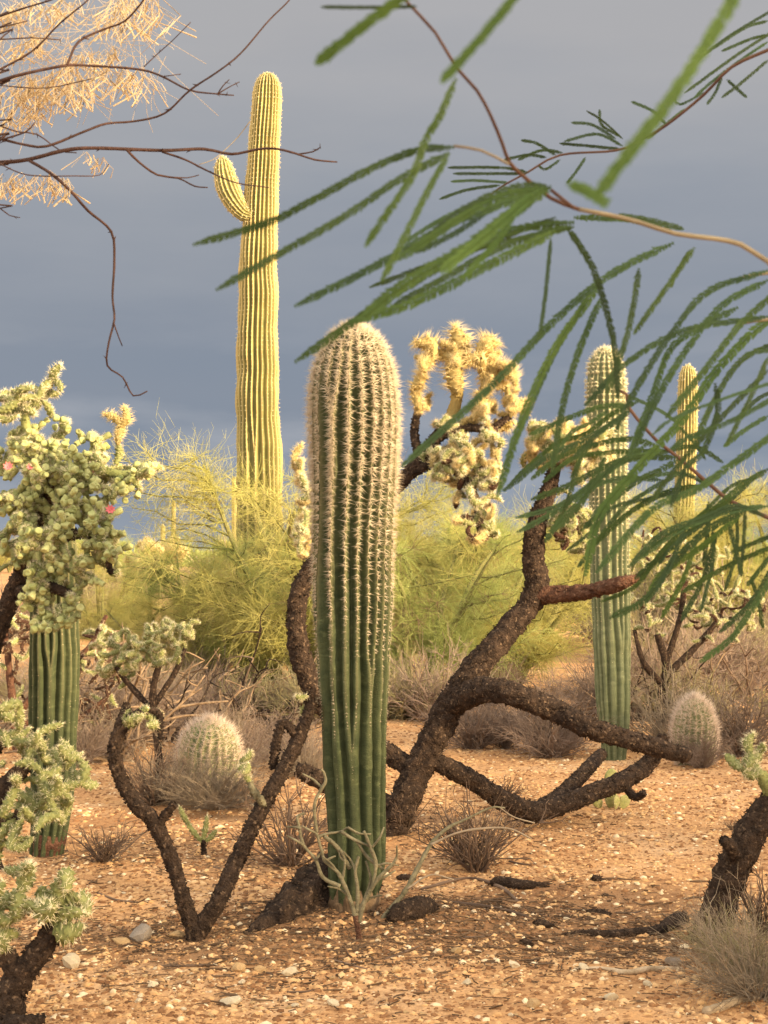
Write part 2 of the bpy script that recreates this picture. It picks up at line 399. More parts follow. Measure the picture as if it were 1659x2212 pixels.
# ------------------------------------------------------------------ ground
def build_ground():
    ys = [-14.0]
    while ys[-1] < 900:
        y = ys[-1]
        ys.append(y + (0.5 if y < 3.5 else max(0.018, 0.0036 * y) if y < 20 else 0.03 * (y - 18) ** 1.15 + .06))
    ys = np.array(ys)
    t = np.linspace(-1, 1, 281)
    u = 0.30 * t + 0.70 * t ** 5
    hw = 8 + 0.75 * np.maximum(ys, 0)
    X = hw[:, None] * u[None, :]; Y = np.repeat(ys[:, None], len(t), 1)
    Z = gz(X, Y)
    V = np.stack([X, Y, Z], -1)
    lit = np.zeros_like(X)
    p = np.stack([X, Y, np.zeros_like(X)], -1)
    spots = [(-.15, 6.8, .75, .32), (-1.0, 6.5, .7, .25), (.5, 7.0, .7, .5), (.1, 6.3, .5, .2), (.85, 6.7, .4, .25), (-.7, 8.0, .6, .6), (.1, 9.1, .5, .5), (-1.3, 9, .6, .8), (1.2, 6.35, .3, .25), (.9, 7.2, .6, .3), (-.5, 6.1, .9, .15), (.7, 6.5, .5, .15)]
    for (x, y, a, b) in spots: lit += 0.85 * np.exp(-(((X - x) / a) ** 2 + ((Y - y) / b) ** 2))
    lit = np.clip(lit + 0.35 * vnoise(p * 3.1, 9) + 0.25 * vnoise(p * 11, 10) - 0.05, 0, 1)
    nr, nc = X.shape
    i = np.arange(nr - 1)[:, None]; j = np.arange(nc - 1)[None]
    a = i * nc + j
    f = np.stack([a, a + 1, a + nc + 1, a + nc], -1).reshape(-1, 4)
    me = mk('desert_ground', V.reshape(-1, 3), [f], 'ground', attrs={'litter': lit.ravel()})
    obj('desert_ground', me, kind='structure')
build_ground()

# unit stones
def stone_mesh(name, seed, m, sub=2):
    import bmesh
    bm = bmesh.new(); bmesh.ops.create_icosphere(bm, subdivisions=sub, radius=1)
    r = np.random.default_rng(seed)
    pl = rdir(11, r); dd = r.uniform(.48, .88, 11)
    for v in bm.verts:
        c = np.array(v.co)
        for n_, d_ in zip(pl, dd):
            s = c.dot(n_)
            if s > d_: c = c - n_ * (s - d_) * .9
        c = c * (1 + .10 * vnoise(c[None] * 2.2, seed)[0])
        v.co = c
    me = bpy.data.meshes.new(name); bm.to_mesh(me); bm.free()
    me.materials.append(M[m])
    return me
SM = {c: [stone_mesh('stone', 20 + i + 10 * k, c) for i in range(5)] for k, c in enumerate(('rock_pale', 'rock_tan', 'rock_grey'))}

def put_rock(px, py, r, kind, label, group=None, flat=.65):
    g = G(px, py); s = r / F * g[1]
    rr = random.random
    obj('rock', SM[kind][int(rr() * 5)], None, (g[0], g[1], g[2] + s * flat * .45), label, 'rock', group, rot=(rr() * .4, rr() * .4, rr() * 6.28), scale=(s * (.9 + .3 * rr()), s * (.8 + .2 * rr()), s * flat))
put_rock(155, 2092, 23, 'rock_pale', 'whitish angular rock on sand below the left cholla trunk', flat=.9)
put_rock(308, 2030, 32, 'rock_grey', 'grey boulder on sand left of the forked bare cholla', flat=.75)
put_rock(497, 2170, 36, 'rock_pale', 'long pale rock half buried in bare foreground sand', flat=.4)
put_rock(628, 2108, 24, 'rock_pale', 'broad flat cream rock on open sand', flat=.6)
put_rock(517, 2100, 17, 'rock_tan', 'tan cobble, larger of a pair below the forked bare cholla', flat=.9)
put_rock(563, 2100, 15, 'rock_tan', 'tan cobble, smaller of a pair below the forked bare cholla', flat=.9)
put_rock(262, 2038, 20, 'rock_tan', 'tan rock touching the grey boulder', flat=.6)
put_rock(380, 2030, 20, 'rock_tan', 'tan rock against the foot of the forked bare cholla', flat=.7)
put_rock(1455, 2090, 22, 'rock_grey', 'round grey rock beside the bleached stick', flat=.7)
for (px, py, r) in [(905, 2010, 13), (985, 2072, 16), (1110, 2105, 15), (1275, 2060, 14), (1200, 1905, 12), (1010, 2135, 15), (1320, 2170, 17), (1150, 2185, 18), (1070, 2155, 14), (855, 2112, 14), (720, 2180, 15),
                    (760, 2130, 12), (330, 2140, 14), (300, 2175, 13), (240, 2120, 13), (420, 2105, 12), (1400, 2140, 15), (1505, 2130, 14), (1260, 2110, 14), (1480, 2050, 13), (655, 1630, 22), (700, 1640, 14)]:
    put_rock(px, py, r, random.choice(['rock_pale', 'rock_tan', 'rock_tan']), 'small pale stone lying loose on the orange sand', 'small stones on the sand')
for i in range(230):
    py = 1700 + 512 * random.random() ** .75; px = random.uniform(20, 1650)
    if 520 < px < 900 and 1900 < py < 2010: continue
    put_rock(px, py, random.uniform(4.5, 9.5) * (.5 + .5 * (py - 1500) / 700), random.choice(['rock_pale', 'rock_tan', 'rock_tan']), 'small pale stone lying loose on the orange sand', 'small stones on the sand', flat=random.uniform(.4, .8))

def gravel():
    r = np.random.default_rng(3)
    oc = np.array([[1, 0, 0], [.2, 1, 0], [-1, .1, 0], [-.2, -1, 0], [.1, 0, .8], [.55, .55, .5], [-.6, .5, .45], [-.5, -.6, .5], [.6, -.5, .4]])
    fc = np.array([[0, 1, 5], [1, 2, 6], [2, 3, 7], [3, 0, 8], [0, 5, 8], [1, 6, 5], [2, 7, 6], [3, 8, 7], [4, 5, 6], [4, 6, 7], [4, 7, 8], [4, 8, 5]])
    for (name, lab, mt, n, sp, dens) in (('gravel', 'cream and tan gravel scattered over the orange sand', ['gravel', 'gravel_pale'], 46000, 0.0105, .1), ('earth_clods', 'small reddish brown clods crumbled over the sand', ['clod'], 44000, 0.0085, .0)):
        g = Geo()
        y = 4.3 + 14 * r.random(n) ** 1.7; x = (r.random(n) * 2 - 1) * (0.30 * y + .25)
        keep = (vnoise(np.stack([x * 1.3, y * 1.3, y * 0], 1), 31 + len(mt)) + r.random(n) * 1.3) > dens
        x, y = x[keep], y[keep]; n = len(x)
        sz = 0.0030 + sp * 1.25 * r.random(n) ** 4.5 + 0.00028 * y
        a = r.random(n) * 6.28; ca, sa = np.cos(a), np.sin(a)
        J = oc[None] * (1 + .35 * (r.random((n, 9, 1)) - .5)) * sz[:, None, None] * np.stack([1 + .5 * r.random(n), .7 + .5 * r.random(n), .6 + .6 * r.random(n)], 1)[:, None]
        V = np.stack([J[..., 0] * ca[:, None] - J[..., 1] * sa[:, None], J[..., 0] * sa[:, None] + J[..., 1] * ca[:, None], J[..., 2]], -1)
        V[..., 0] += x[:, None]; V[..., 1] += y[:, None]; V[..., 2] += (gz(x, y) - .0008)[:, None]
        h = int(n * (.84 if len(mt) > 1 else 1))
        for q, (lo, hi) in enumerate(((0, h), (h, n))):
            if hi > lo: g.add(V[lo:hi].reshape(-1, 3), (fc[None] + (np.arange(hi - lo) * 9)[:, None, None]).reshape(-1, 3), q)
        obj(name, g.mesh(name, mt, smooth=False), label=lab, cat=name.replace('earth_', ''), kind='stuff')
gravel()
def litter():
    r = np.random.default_rng(8)
    n = 12000
    ctr = np.array([(-.15, 6.75, .8, .4), (-1.0, 6.5, .8, .3), (.55, 6.9, .8, .5), (.3, 6.2, 1.0, .3), (-.9, 8.1, .9, .8), (.3, 9.2, .9, .7), (1.1, 6.4, .5, .4), (-.2, 5.9, 1.3, .5)])
    c = ctr[r.integers(0, len(ctr), n)]
    x = c[:, 0] + r.normal(size=n) * c[:, 2] * .6; y = c[:, 1] + r.normal(size=n) * c[:, 3] * .7
    a = r.random(n) * 6.28; L = .008 + .06 * r.random(n) ** 4
    t = np.linspace(-.5, .5, 3)
    X = x[:, None] + np.cos(a)[:, None] * L[:, None] * t + .15 * L[:, None] * r.normal(size=(n, 3)); Y = y[:, None] + np.sin(a)[:, None] * L[:, None] * t
    Z = gz(X, Y) + .003 + r.random((n, 1)) * .006
    V, f = prisms(np.stack([X, Y, Z], -1), np.repeat((.0010 + .0022 * r.random(n) ** 2 + L * .012)[:, None], 3, 1))
    obj('twig_litter', mk('twig_litter', V, [f], 'litter'), label='dark twig and bark litter strewn around the cactus feet', cat='litter', kind='stuff')
litter()

# ------------------------------------------------------------------ ribbed cacti
def ribbed(path, rad, nr, depth=.16, per=12, step=.012, merges=(), upright=True, seed=0, wobble=.012, flat_to=0.0):
    p, r = resample(path, rad, step)
    n = len(p)
    if upright:
        U = np.repeat(np.array([[1., 0, 0]]), n, 0); B = np.repeat(np.array([[0, 1., 0]]), n, 0)
    else:
        _, U, B = frames(p)
    ns = nr * per
    th = np.arange(ns) / ns * 2 * np.pi
    tt = np.linspace(0, 1, n)
    rr = np.random.default_rng(seed)
    base = (np.arange(nr) + rr.uniform(-.10, .10, nr)) / nr * 2 * np.pi
    A = np.repeat(base[None], n, 0)                       # ridge angles per ring
    A += (0.05 * np.sin(tt * 5 + seed) + .02 * np.sin(tt * 17 + 2 * seed))[:, None]
    for (i, tm, dir_) in merges:                          # ribs i and i+1 run together: below tm (dir 1) or above it (dir -1)
        mid = (A[:, i] + A[:, i + 1]) / 2
        w = np.clip((tt - tm) * dir_ / .10, 0, 1); w = w * w * (3 - 2 * w)
        A[:, i] = mid + (A[:, i] - mid) * w - 1e-4
        A[:, i + 1] = mid + (A[:, i + 1] - mid) * w + 1e-4
    rel = np.zeros((n, ns)); ridge = np.zeros((n, ns))
    s0 = 2 * np.pi / nr
    for k in range(n):
        a = np.sort(np.mod(A[k], 2 * np.pi)); a = np.concatenate([[a[-1] - 2 * np.pi], a, [a[0] + 2 * np.pi]])
        ix = np.searchsorted(a, th, side='right') - 1
        ix = np.clip(ix, 0, len(a) - 2)
        sp = a[ix + 1] - a[ix]; u = (th - a[ix]) / np.maximum(sp, 1e-6)
        v = np.sin(np.pi * np.clip(u, 0, 1))
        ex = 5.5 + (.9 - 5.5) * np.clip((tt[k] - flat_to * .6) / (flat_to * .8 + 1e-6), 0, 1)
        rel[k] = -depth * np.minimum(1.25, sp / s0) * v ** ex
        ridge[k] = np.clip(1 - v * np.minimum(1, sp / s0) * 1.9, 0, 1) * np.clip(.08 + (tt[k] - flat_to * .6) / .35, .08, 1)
    D = U[:, None] * np.cos(th)[None, :, None] + B[:, None] * np.sin(th)[None, :, None]
    V = p[:, None] + D * (r[:, None] * (1 + rel))[..., None]
    V += D * (vnoise(V * 7, seed) * wobble)[..., None] * r[:, None, None] * 4
    if flat_to:                                  # creases and dents across the older ribs
        q = np.stack([np.repeat(th[None] * nr / 4.0, n, 0), np.repeat(V[:, :1, 2] * 26, ns, 1), np.zeros((n, ns))], -1)
        V += D * (vnoise(q, seed + 4) * .022 * np.clip(1 - (tt - flat_to) / .3, .15, 1)[:, None])[..., None] * r[:, None, None]
    V = V.reshape(-1, 3)
    c1 = len(V); V = np.vstack([V, p[-1], p[0]])
    j = np.arange(ns)
    cap = np.stack([(n - 1) * ns + j, (n - 1) * ns + (j + 1) % ns, np.full(ns, c1)], 1)
    cap0 = np.stack([(j + 1) % ns, j, np.full(ns, c1 + 1)], 1)
    return V, [ringfaces(n, ns), np.vstack([cap, cap0])], np.append(ridge.ravel(), [1, 0]), dict(p=p, r=r, U=U, B=B, A=A, tt=tt, n=n, nr=nr, step=step)
def rib_spines(info, spacing, nsp, Lf, wid, seed=0, t0=0.0, down=.45, keep=None):
    """Lf(t) spine length along the stem"""
    r = np.random.default_rng(seed)
    p, rad, U, B, A, tt = (info[k] for k in ('p', 'r', 'U', 'B', 'A', 'tt'))
    arc = np.concatenate([[0], np.cumsum(np.linalg.norm(np.diff(p, axis=0), axis=1))])
    T = np.gradient(p, axis=0); T /= np.linalg.norm(T, axis=1)[:, None]
    drad = np.gradient(rad, arc)
    Bp, Dp, Lp = [], [], []
    for i in range(info['nr']):
        s = np.arange(arc[-1] * t0 + r.random() * spacing, arc[-1], spacing)
        s = s + r.normal(size=len(s)) * spacing * .12
        k = np.clip(np.searchsorted(arc, s), 0, len(p) - 1)
        a = A[k, i]
        d = U[k] * np.cos(a)[:, None] + B[k] * np.sin(a)[:, None]
        tg = -U[k] * np.sin(a)[:, None] + B[k] * np.cos(a)[:, None]
        nrm = d - T[k] * np.clip(drad[k], -6, 6)[:, None]; nrm /= np.linalg.norm(nrm, axis=1)[:, None]
        up = np.cross(tg, nrm) * -1
        pos = p[k] + d * (rad[k] * .985)[:, None]
        L = np.array([Lf(x) for x in tt[k]])
        for q in range(nsp):
            w = r.normal(size=len(s)); z = r.normal(size=len(s)) * .5 - down
            ls = L * r.uniform(.45, 1.1, len(s))
            ok = ls > .002
            if keep: ok &= r.random(len(s)) < np.array([keep(x) for x in tt[k]])
            Bp.append(pos[ok]); Dp.append((nrm * r.uniform(.35, 1.0, len(s))[:, None] + tg * (w * .75)[:, None] + T[k] * z[:, None])[ok]); Lp.append(ls[ok])
    Bp, Dp, Lp = map(np.concatenate, (Bp, Dp, Lp))
    return cones(Bp, Dp, Lp, np.minimum(wid, Lp * .06 + .0003))
def saguaro(label, prof, Y, nr, mats=('saguaro', 'spine'), depth=.16, per=12, step=.012, merges=(), spacing=.024, nsp=10, Lf=lambda t: .03, wid=.0011,
            seed=0, group=None, flat_to=0.0, t0=0.0, name='saguaro', keep=None):
    path = np.array([P(a, b, Y) for a, b, w in prof]); rad = np.array([w for *_, w in prof]) / F * Y
    base = path[0].copy(); base[2] = g1(base[0], base[1]) - .01
    path[0][2] = min(path[0][2], base[2] - .03)
    T = thing(name, label, 'cactus', base, group)
    V, f, ridge, info = ribbed(path, rad, nr, depth, per, step, merges, seed=seed, flat_to=flat_to)
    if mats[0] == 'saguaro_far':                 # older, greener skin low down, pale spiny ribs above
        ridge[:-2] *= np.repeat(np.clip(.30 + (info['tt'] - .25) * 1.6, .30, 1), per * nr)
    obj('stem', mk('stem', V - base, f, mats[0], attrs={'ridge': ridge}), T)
    V, f = rib_spines(info, spacing, nsp, Lf, wid, seed, t0, keep=keep)
    obj('spines', mk('spines', V - base, [f], mats[1], smooth=False), T, kind='stuff')
    return T, base, info

main_prof = [(757, 2008, 44), (757, 1985, 46), (764, 1945, 50), (768, 1900, 59), (770, 1850, 62), (769, 1780, 63), (768, 1700, 66), (766, 1600, 70), (764, 1500, 75), (762, 1400, 80), (762, 1300, 86), (762, 1200, 87),
             (764, 1100, 88), (765, 1000, 92), (764, 900, 95), (763, 840, 92), (763, 795, 84), (763, 763, 72), (764, 740, 59), (764, 722, 44), (764, 711, 30), (764, 704, 16), (764, 701, 4)]
YM = GY(2000)
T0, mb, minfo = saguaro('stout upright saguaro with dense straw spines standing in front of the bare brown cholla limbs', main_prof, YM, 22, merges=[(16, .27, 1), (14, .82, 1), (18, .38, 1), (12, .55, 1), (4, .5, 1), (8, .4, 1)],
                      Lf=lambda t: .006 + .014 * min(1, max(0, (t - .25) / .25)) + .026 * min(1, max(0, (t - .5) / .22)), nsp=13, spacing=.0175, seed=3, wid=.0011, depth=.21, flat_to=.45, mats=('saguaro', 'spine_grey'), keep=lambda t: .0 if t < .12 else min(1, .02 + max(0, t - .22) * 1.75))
V, f = rib_spines(minfo, .014, 7, lambda t: .036, .0011, 77, .74, down=.1)
obj('crown_spines', mk('crown_spines', V - mb, [f], 'spine_grey', smooth=False), T0, kind='stuff')
# corky foot of the big saguaro
def corky(T, base, pts, Y, seed, mat_='woody'):
    pts = [(P(a, b, Y), w / F * Y) for a, b, w in pts]
    V, f, *_ = tube([p for p, w in pts], [w for p, w in pts], .008, 40, .16, 22, seed, .12)
    obj('corky_foot', Geo().add(V, f).mesh('corky_foot', mat_, base), T)
corky(T0, mb, [(757, 2024, 55), (757, 1990, 49), (761, 1962, 50), (766, 1938, 53), (767, 1915, 48)], YM, 4)

tall_prof = [(562, 1475, 50), (562, 1300, 52), (561, 1150, 52), (560, 1000, 51), (557, 900, 48), (556, 840, 47.5), (557, 800, 46), (555.5, 750, 46.5), (556, 700, 44), (558, 640, 44.5), (557, 590, 42), (559, 540, 41.5), (561, 500, 39), (564, 440, 38.5), (566, 400, 36.5), (569, 350, 36), (571, 300, 34.5), (576, 230, 33), (577, 200, 32), (578, 180, 28), (578, 168, 21), (578, 160, 12), (578, 157, 3)]
YT = 19.0
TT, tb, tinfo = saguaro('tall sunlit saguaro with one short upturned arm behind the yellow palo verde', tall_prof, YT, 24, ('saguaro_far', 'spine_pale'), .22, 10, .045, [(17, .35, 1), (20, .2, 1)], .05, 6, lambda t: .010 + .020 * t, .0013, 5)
arm_pts = [(552, 464, 12), (541, 466, 15), (528, 462, 18), (514, 447, 22), (501, 425, 25), (491, 401, 26), (485, 377, 24), (482, 357, 19), (480, 345, 12), (479, 337, 3)]
ap = np.array([P(a, b, YT - .1) for a, b, w in arm_pts]); ar = np.array([w for *_, w in arm_pts]) / F * YT
V, f, ridge, info = ribbed(ap, ar, 16, .21, 10, .03, upright=False, seed=8)
arm = obj('arm', mk('arm', V - tb, f, 'saguaro_far', attrs={'ridge': ridge}), TT)
V, f = rib_spines(info, .06, 7, lambda t: .034, .0022, 9)
obj('spines', mk('spines', V - tb, [f], 'spine_pale', smooth=False), arm, kind='stuff')

r_prof = [(1327, 1640, 24), (1327, 1600, 30), (1326, 1560, 34), (1324, 1500, 37), (1322, 1400, 40), (1320, 1300, 42), (1316, 1150, 43), (1312, 1000, 43), (1310, 880, 43), (1309, 820, 42), (1308, 785, 36), (1308, 768, 27), (1308, 756, 15), (1308, 750, 3)]
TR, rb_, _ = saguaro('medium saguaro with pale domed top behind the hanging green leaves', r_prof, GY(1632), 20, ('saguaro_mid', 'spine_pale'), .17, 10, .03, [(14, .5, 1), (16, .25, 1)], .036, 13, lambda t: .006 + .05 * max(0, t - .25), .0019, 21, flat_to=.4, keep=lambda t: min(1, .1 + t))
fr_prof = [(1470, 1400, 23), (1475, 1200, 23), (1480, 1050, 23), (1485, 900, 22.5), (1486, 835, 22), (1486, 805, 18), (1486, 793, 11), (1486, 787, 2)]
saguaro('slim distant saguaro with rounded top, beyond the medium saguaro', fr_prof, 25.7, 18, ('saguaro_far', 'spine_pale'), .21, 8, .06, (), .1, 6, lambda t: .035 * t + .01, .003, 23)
l_prof = [(100, 1852, 36), (103, 1820, 40), (110, 1750, 44), (113, 1680, 48), (115, 1600, 52), (116, 1500, 54), (117, 1400, 54), (117, 1300, 53), (116, 1200, 52), (115, 1130, 47), (115, 1100, 38), (115, 1085, 24), (115, 1078, 5)]
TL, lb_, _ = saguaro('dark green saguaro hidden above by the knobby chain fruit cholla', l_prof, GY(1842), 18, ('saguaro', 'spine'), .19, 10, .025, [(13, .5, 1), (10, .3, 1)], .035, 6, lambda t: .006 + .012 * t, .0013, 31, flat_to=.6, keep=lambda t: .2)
corky(TL, lb_, [(100, 1856, 36), (101, 1838, 33), (104, 1815, 36), (106, 1800, 36)], GY(1842), 6, 'bark_red')
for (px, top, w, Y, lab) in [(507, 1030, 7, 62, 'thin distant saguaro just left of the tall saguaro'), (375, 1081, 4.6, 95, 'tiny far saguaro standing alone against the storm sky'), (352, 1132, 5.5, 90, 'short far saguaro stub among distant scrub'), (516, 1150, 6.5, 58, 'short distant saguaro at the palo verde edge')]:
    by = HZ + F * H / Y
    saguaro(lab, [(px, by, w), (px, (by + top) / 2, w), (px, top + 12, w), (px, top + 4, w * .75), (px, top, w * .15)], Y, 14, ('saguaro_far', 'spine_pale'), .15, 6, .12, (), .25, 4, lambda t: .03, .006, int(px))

# barrel cacti
def barrel(px, py, w, h, label, seed):
    g = G(px, py); Y = g[1]; s = Y / F
    prof = [(0, .72), (.12, .9), (.3, 1), (.55, .98), (.75, .84), (.88, .62), (.96, .36), (1, .05)]
    path = np.array([[g[0], g[1], g[2] - .02 + t * h * s] for t, _ in prof]); rad = np.array([q for _, q in prof]) * w / 2 * s
    T = thing('barrel_cactus', label, 'cactus', g)
    V, f, ridge, info = ribbed(path, rad, 22, .16, 8, .01, seed=seed)
    obj('stem', mk('stem', V - g, f, 'barrel', attrs={'ridge': ridge}), T)
    V, f = rib_spines(info, .018, 12, lambda t: .045 + .03 * t, .0012, seed, down=-.1)
    obj('spines', mk('spines', V - g, [f], 'spine_pink', smooth=False), T, kind='stuff')
    return T
barrel(452, 1712, 138, 160, 'round barrel cactus with pinkish spines among dry grey brush', 41)
barrel(1500, 1650, 96, 152, 'round barrel cactus with pale crown spines beyond the fallen cholla limbs', 42)

# ------------------------------------------------------------------ cholla parts
def joint_mesh(name, seed, mats, L=1.0, r=.15, nspi=34, per=5, sl=.14, sw=.006, nz=20, ns=16, tub=.22):
    rr = np.random.default_rng(seed)
    t = np.linspace(0, 1, nz)
    prof = np.clip(np.sin(np.pi * np.clip(t * .93 + .05, 0, 1)) ** .38, 0, 1) * r
    prof[0] *= .7; prof[-1] *= .25
    th = np.arange(ns) / ns * 2 * np.pi
    TT_, TH = np.meshgrid(t, th, indexing='ij')
    k = 5
    b = np.maximum(np.cos(k * TH + 14 * np.pi * TT_ * .5), 0) * np.maximum(np.cos(k * TH - 14 * np.pi * TT_ * .5 + 1.2), 0)
    bend = .10 * np.sin(np.pi * t) * rr.normal(); bend2 = .10 * np.sin(np.pi * t) * rr.normal()
    Rr = prof[:, None] * (1 + tub * (b - .25))
    V = np.stack([Rr * np.cos(TH) + bend[:, None], Rr * np.sin(TH) + bend2[:, None], TT_ * L], -1).reshape(-1, 3)
    c = len(V); V = np.vstack([V, [0, 0, L * 1.01]])
    j = np.arange(ns)
    g = Geo(); g.add(V, [ringfaces(nz, ns), np.stack([(nz - 1) * ns + j, (nz - 1) * ns + (j + 1) % ns, np.full(ns, c)], 1)])
    a = rr.random(nspi) * 6.28; z = rr.random(nspi) ** .8
    z[: nspi // 6] = 1.0
    ci = np.clip((z * (nz - 1)).astype(int), 0, nz - 1)
    d = np.stack([np.cos(a), np.sin(a), np.zeros(nspi)], 1)
    pos = d * (prof[ci] * .95)[:, None]; pos[:, 2] = z * L; pos[:, 0] += bend[ci]; pos[:, 1] += bend2[ci]
    d[: nspi // 6] = rdir(nspi // 6, rr) * .8 + [0, 0, .8]
    Bq = np.repeat(pos, per, 0); Dq = np.repeat(d + [0, 0, .35], per, 0) + rr.normal(size=(nspi * per, 3)) * .55
    Vc, fc = cones(Bq, Dq, sl * rr.uniform(.5, 1.15, nspi * per), sw)
    g.add(Vc, fc, 1)
    return g.mesh(name, mats)
def fruit_mesh(name, seed):
    rr = np.random.default_rng(seed)
    nz, ns = 9, 9
    t = np.linspace(0, 1, nz)
    prof = np.array([.16, .26, .36, .44, .49, .5, .46, .34, .12]); zz = np.array([0, .12, .3, .5, .7, .85, .97, 1.0, .93])
    th = np.arange(ns) / ns * 6.2832
    V = np.stack([prof[:, None] * np.cos(th), prof[:, None] * np.sin(th), np.repeat(zz[:, None], ns, 1)], -1)
    V = V.reshape(-1, 3); V = V * (1 + .12 * vnoise(V * 3.1 + seed, seed))[:, None]
    c = len(V); V = np.vstack([V, [0, 0, .88]]); j = np.arange(ns)
    g = Geo().add(V, [ringfaces(nz, ns), np.stack([(nz - 1) * ns + j, (nz - 1) * ns + (j + 1) % ns, np.full(ns, c)], 1)])
    b = rdir(26, rr) * .5; b[:, 2] = b[:, 2] * .8 + .5
    Vc, fc = cones(b * .9 + [0, 0, .05], b - [0, 0, .5], .5, .014)
    g.add(Vc, fc, 1)
    return g.mesh(name, ['fruit', 'spine'])
JM = {'green': [joint_mesh('joint', 60 + i, ['joint', 'spine_pale'], sl=.22, nspi=70, per=4, nz=26, ns=20, tub=.5) for i in range(4)],
      'fuzzy': [joint_mesh('joint', 70 + i, ['joint_gold', 'spine_gold'], r=.14, sl=.24, nspi=90, per=5, sw=.006, nz=24, ns=18, tub=.4) for i in range(4)],
      'spiny': [joint_mesh('joint', 80 + i, ['joint', 'spine_pale'], r=.16, sl=.18, nspi=70, per=2, sw=.006, nz=34, ns=25, tub=.55) for i in range(4)],
      'dark': [joint_mesh('joint', 90 + i, ['bark_red', 'spine'], r=.12, sl=.14, nspi=24, per=3, tub=.5) for i in range(3)]}
FM = [fruit_mesh('fruit', 100 + i) for i in range(4)]

def limb(T, base, pts, seed, mat_='bark', ns=22, step=.014, rough=.24, name='limb', scales=True, tub=.12):
    """pts: (px, py, Y, half width px)"""
    c = [P(a, b, Y) for a, b, Y, w in pts]; rd = [w * .86 / F * Y for a, b, Y, w in pts]
    V, f, p, r, Tn = tube(c, rd, step, ns, rough, 30, seed, .14, tub)
    g = Geo().add(V, f)
    if scales:
        rr = np.random.default_rng(seed)
        L = np.linalg.norm(np.diff(p, axis=0), axis=1).sum()
        n = int(L * 650)
        k = rr.integers(0, len(p), n); d = rdir(n, rr); d -= Tn[k] * (d * Tn[k]).sum(1)[:, None]; d /= np.linalg.norm(d, axis=1)[:, None]
        Vc, fc = cones(p[k] + d * (r[k] * .93)[:, None], d + Tn[k] * rr.normal(size=(n, 1)) * .9, .006 + r[k] * .30 * rr.random(n), .004 + .006 * rr.random(n))
        g.add(Vc, fc)
    obj(name, g.mesh(name, mat_, base), T)
    return p
def inpoly_sample(ells, n, r):
    """random points in a union of picture ellipses (px,py,rx,ry,Y,ry_depth)"""
    w = np.array([e[2] * e[3] for e in ells], float); w /= w.sum()
    out = []
    for _ in range(n):
        e = ells[r.choice(len(ells), p=w)]
        v = r.normal(size=3); v /= np.linalg.norm(v); v *= r.random() ** (1 / 2.4)
        out.append(P(e[0] + v[0] * e[2], e[1] + v[1] * e[3], e[4] + v[2] * e[5]))
    return np.array(out)
def grow(T, base, seeds, ells, n, L, rad, kinds, seed, jit=.25, upb=.0, cap=300):
    """attach joints one by one to the nearest free end, towards random points of the crown"""
    r = np.random.default_rng(seed)
    nodes = [np.asarray(s, float) for s in seeds]; joints = []
    Q = inpoly_sample(ells, n * 6, r)
    for q in Q:
        if len(joints) >= min(n, cap): break
        A = np.array(nodes); d = np.linalg.norm(A - q, axis=1); i = int(d.argmin())
        if d[i] < L * .62: continue
        dr = (q - A[i]) / d[i] + r.normal(size=3) * jit + [0, 0, upb]; dr /= np.linalg.norm(dr)
        l = L * r.uniform(.75, 1.25)
        e = A[i] + dr * l
        if np.min(np.linalg.norm(A - e, axis=1)) < L * .45: continue
        nodes.append(e); joints.append((A[i] - dr * l * .06, dr, l * 1.08))
    for (a, d, l) in joints:
        ms = JM[kinds[int(r.integers(0, len(kinds)))]]
        s = rad * r.uniform(.8, 1.2) / .15
        obj('joint', ms[int(r.integers(0, len(ms)))], T, a - base, rot=dirquat(d, r.random() * 6.28), scale=(s, s, l))
    return nodes, joints

# ---- big half-fallen cholla behind the main saguaro
cb = P(850, 1808, 8.85); cb[2] = g1(cb[0], cb[1])
C1 = thing('chain_fruit_cholla', 'half fallen cholla with thick dark bare limbs and golden spiny crowns', 'cactus', cb)
limb(C1, cb, [(836, 1830, 8.85, 40), (868, 1745, 8.85, 38), (905, 1660, 8.9, 36), (940, 1590, 8.9, 36), (975, 1520, 8.9, 36), (1030, 1440, 8.9, 33), (1090, 1370, 8.95, 30), (1140, 1310, 9, 29), (1160, 1260, 9, 30), (1152, 1200, 9, 28), (1160, 1130, 9, 25), (1185, 1060, 9, 20), (1200, 1000, 9, 14)], 1, name='trunk', ns=40, step=.009)
limb(C1, cb, [(1160, 1285, 9, 24), (1230, 1283, 8.9, 20), (1300, 1272, 8.8, 18), (1350, 1257, 8.7, 16), (1380, 1248, 8.7, 7)], 2, 'bark_red', ns=30, step=.009, rough=.34)
limb(C1, cb, [(970, 1535, 8.9, 28), (1005, 1503, 8.8, 32), (1060, 1490, 8.7, 31), (1130, 1507, 8.6, 28), (1200, 1535, 8.6, 28), (1270, 1570, 8.5, 27), (1340, 1592, 8.5, 24), (1410, 1612, 8.5, 23), (1480, 1630, 8.5, 19), (1493, 1633, 8.5, 9)], 3, ns=38, step=.009)
limb(C1, cb, [(915, 1635, 8.9, 20), (960, 1655, 8.9, 23), (1020, 1685, 9.0, 23), (1080, 1725, 9.05, 25), (1130, 1750, 9.1, 28), (1165, 1752, 9.15, 26), (1215, 1715, 9.4, 19), (1270, 1660, 9.7, 17), (1300, 1628, 9.9, 14)], 4, ns=34, step=.010)
limb(C1, cb, [(1145, 1755, 9.13, 24), (1210, 1740, 9.2, 23), (1280, 1712, 9.3, 22), (1340, 1690, 9.4, 23), (1395, 1655, 9.5, 21), (1420, 1620, 9.5, 18), (1435, 1588, 9.5, 12)], 5, ns=34, step=.010)
limb(C1, cb, [(1345, 1695, 9.4, 10), (1372, 1722, 9.35, 10), (1392, 1712, 9.3, 8)], 6, ns=12)
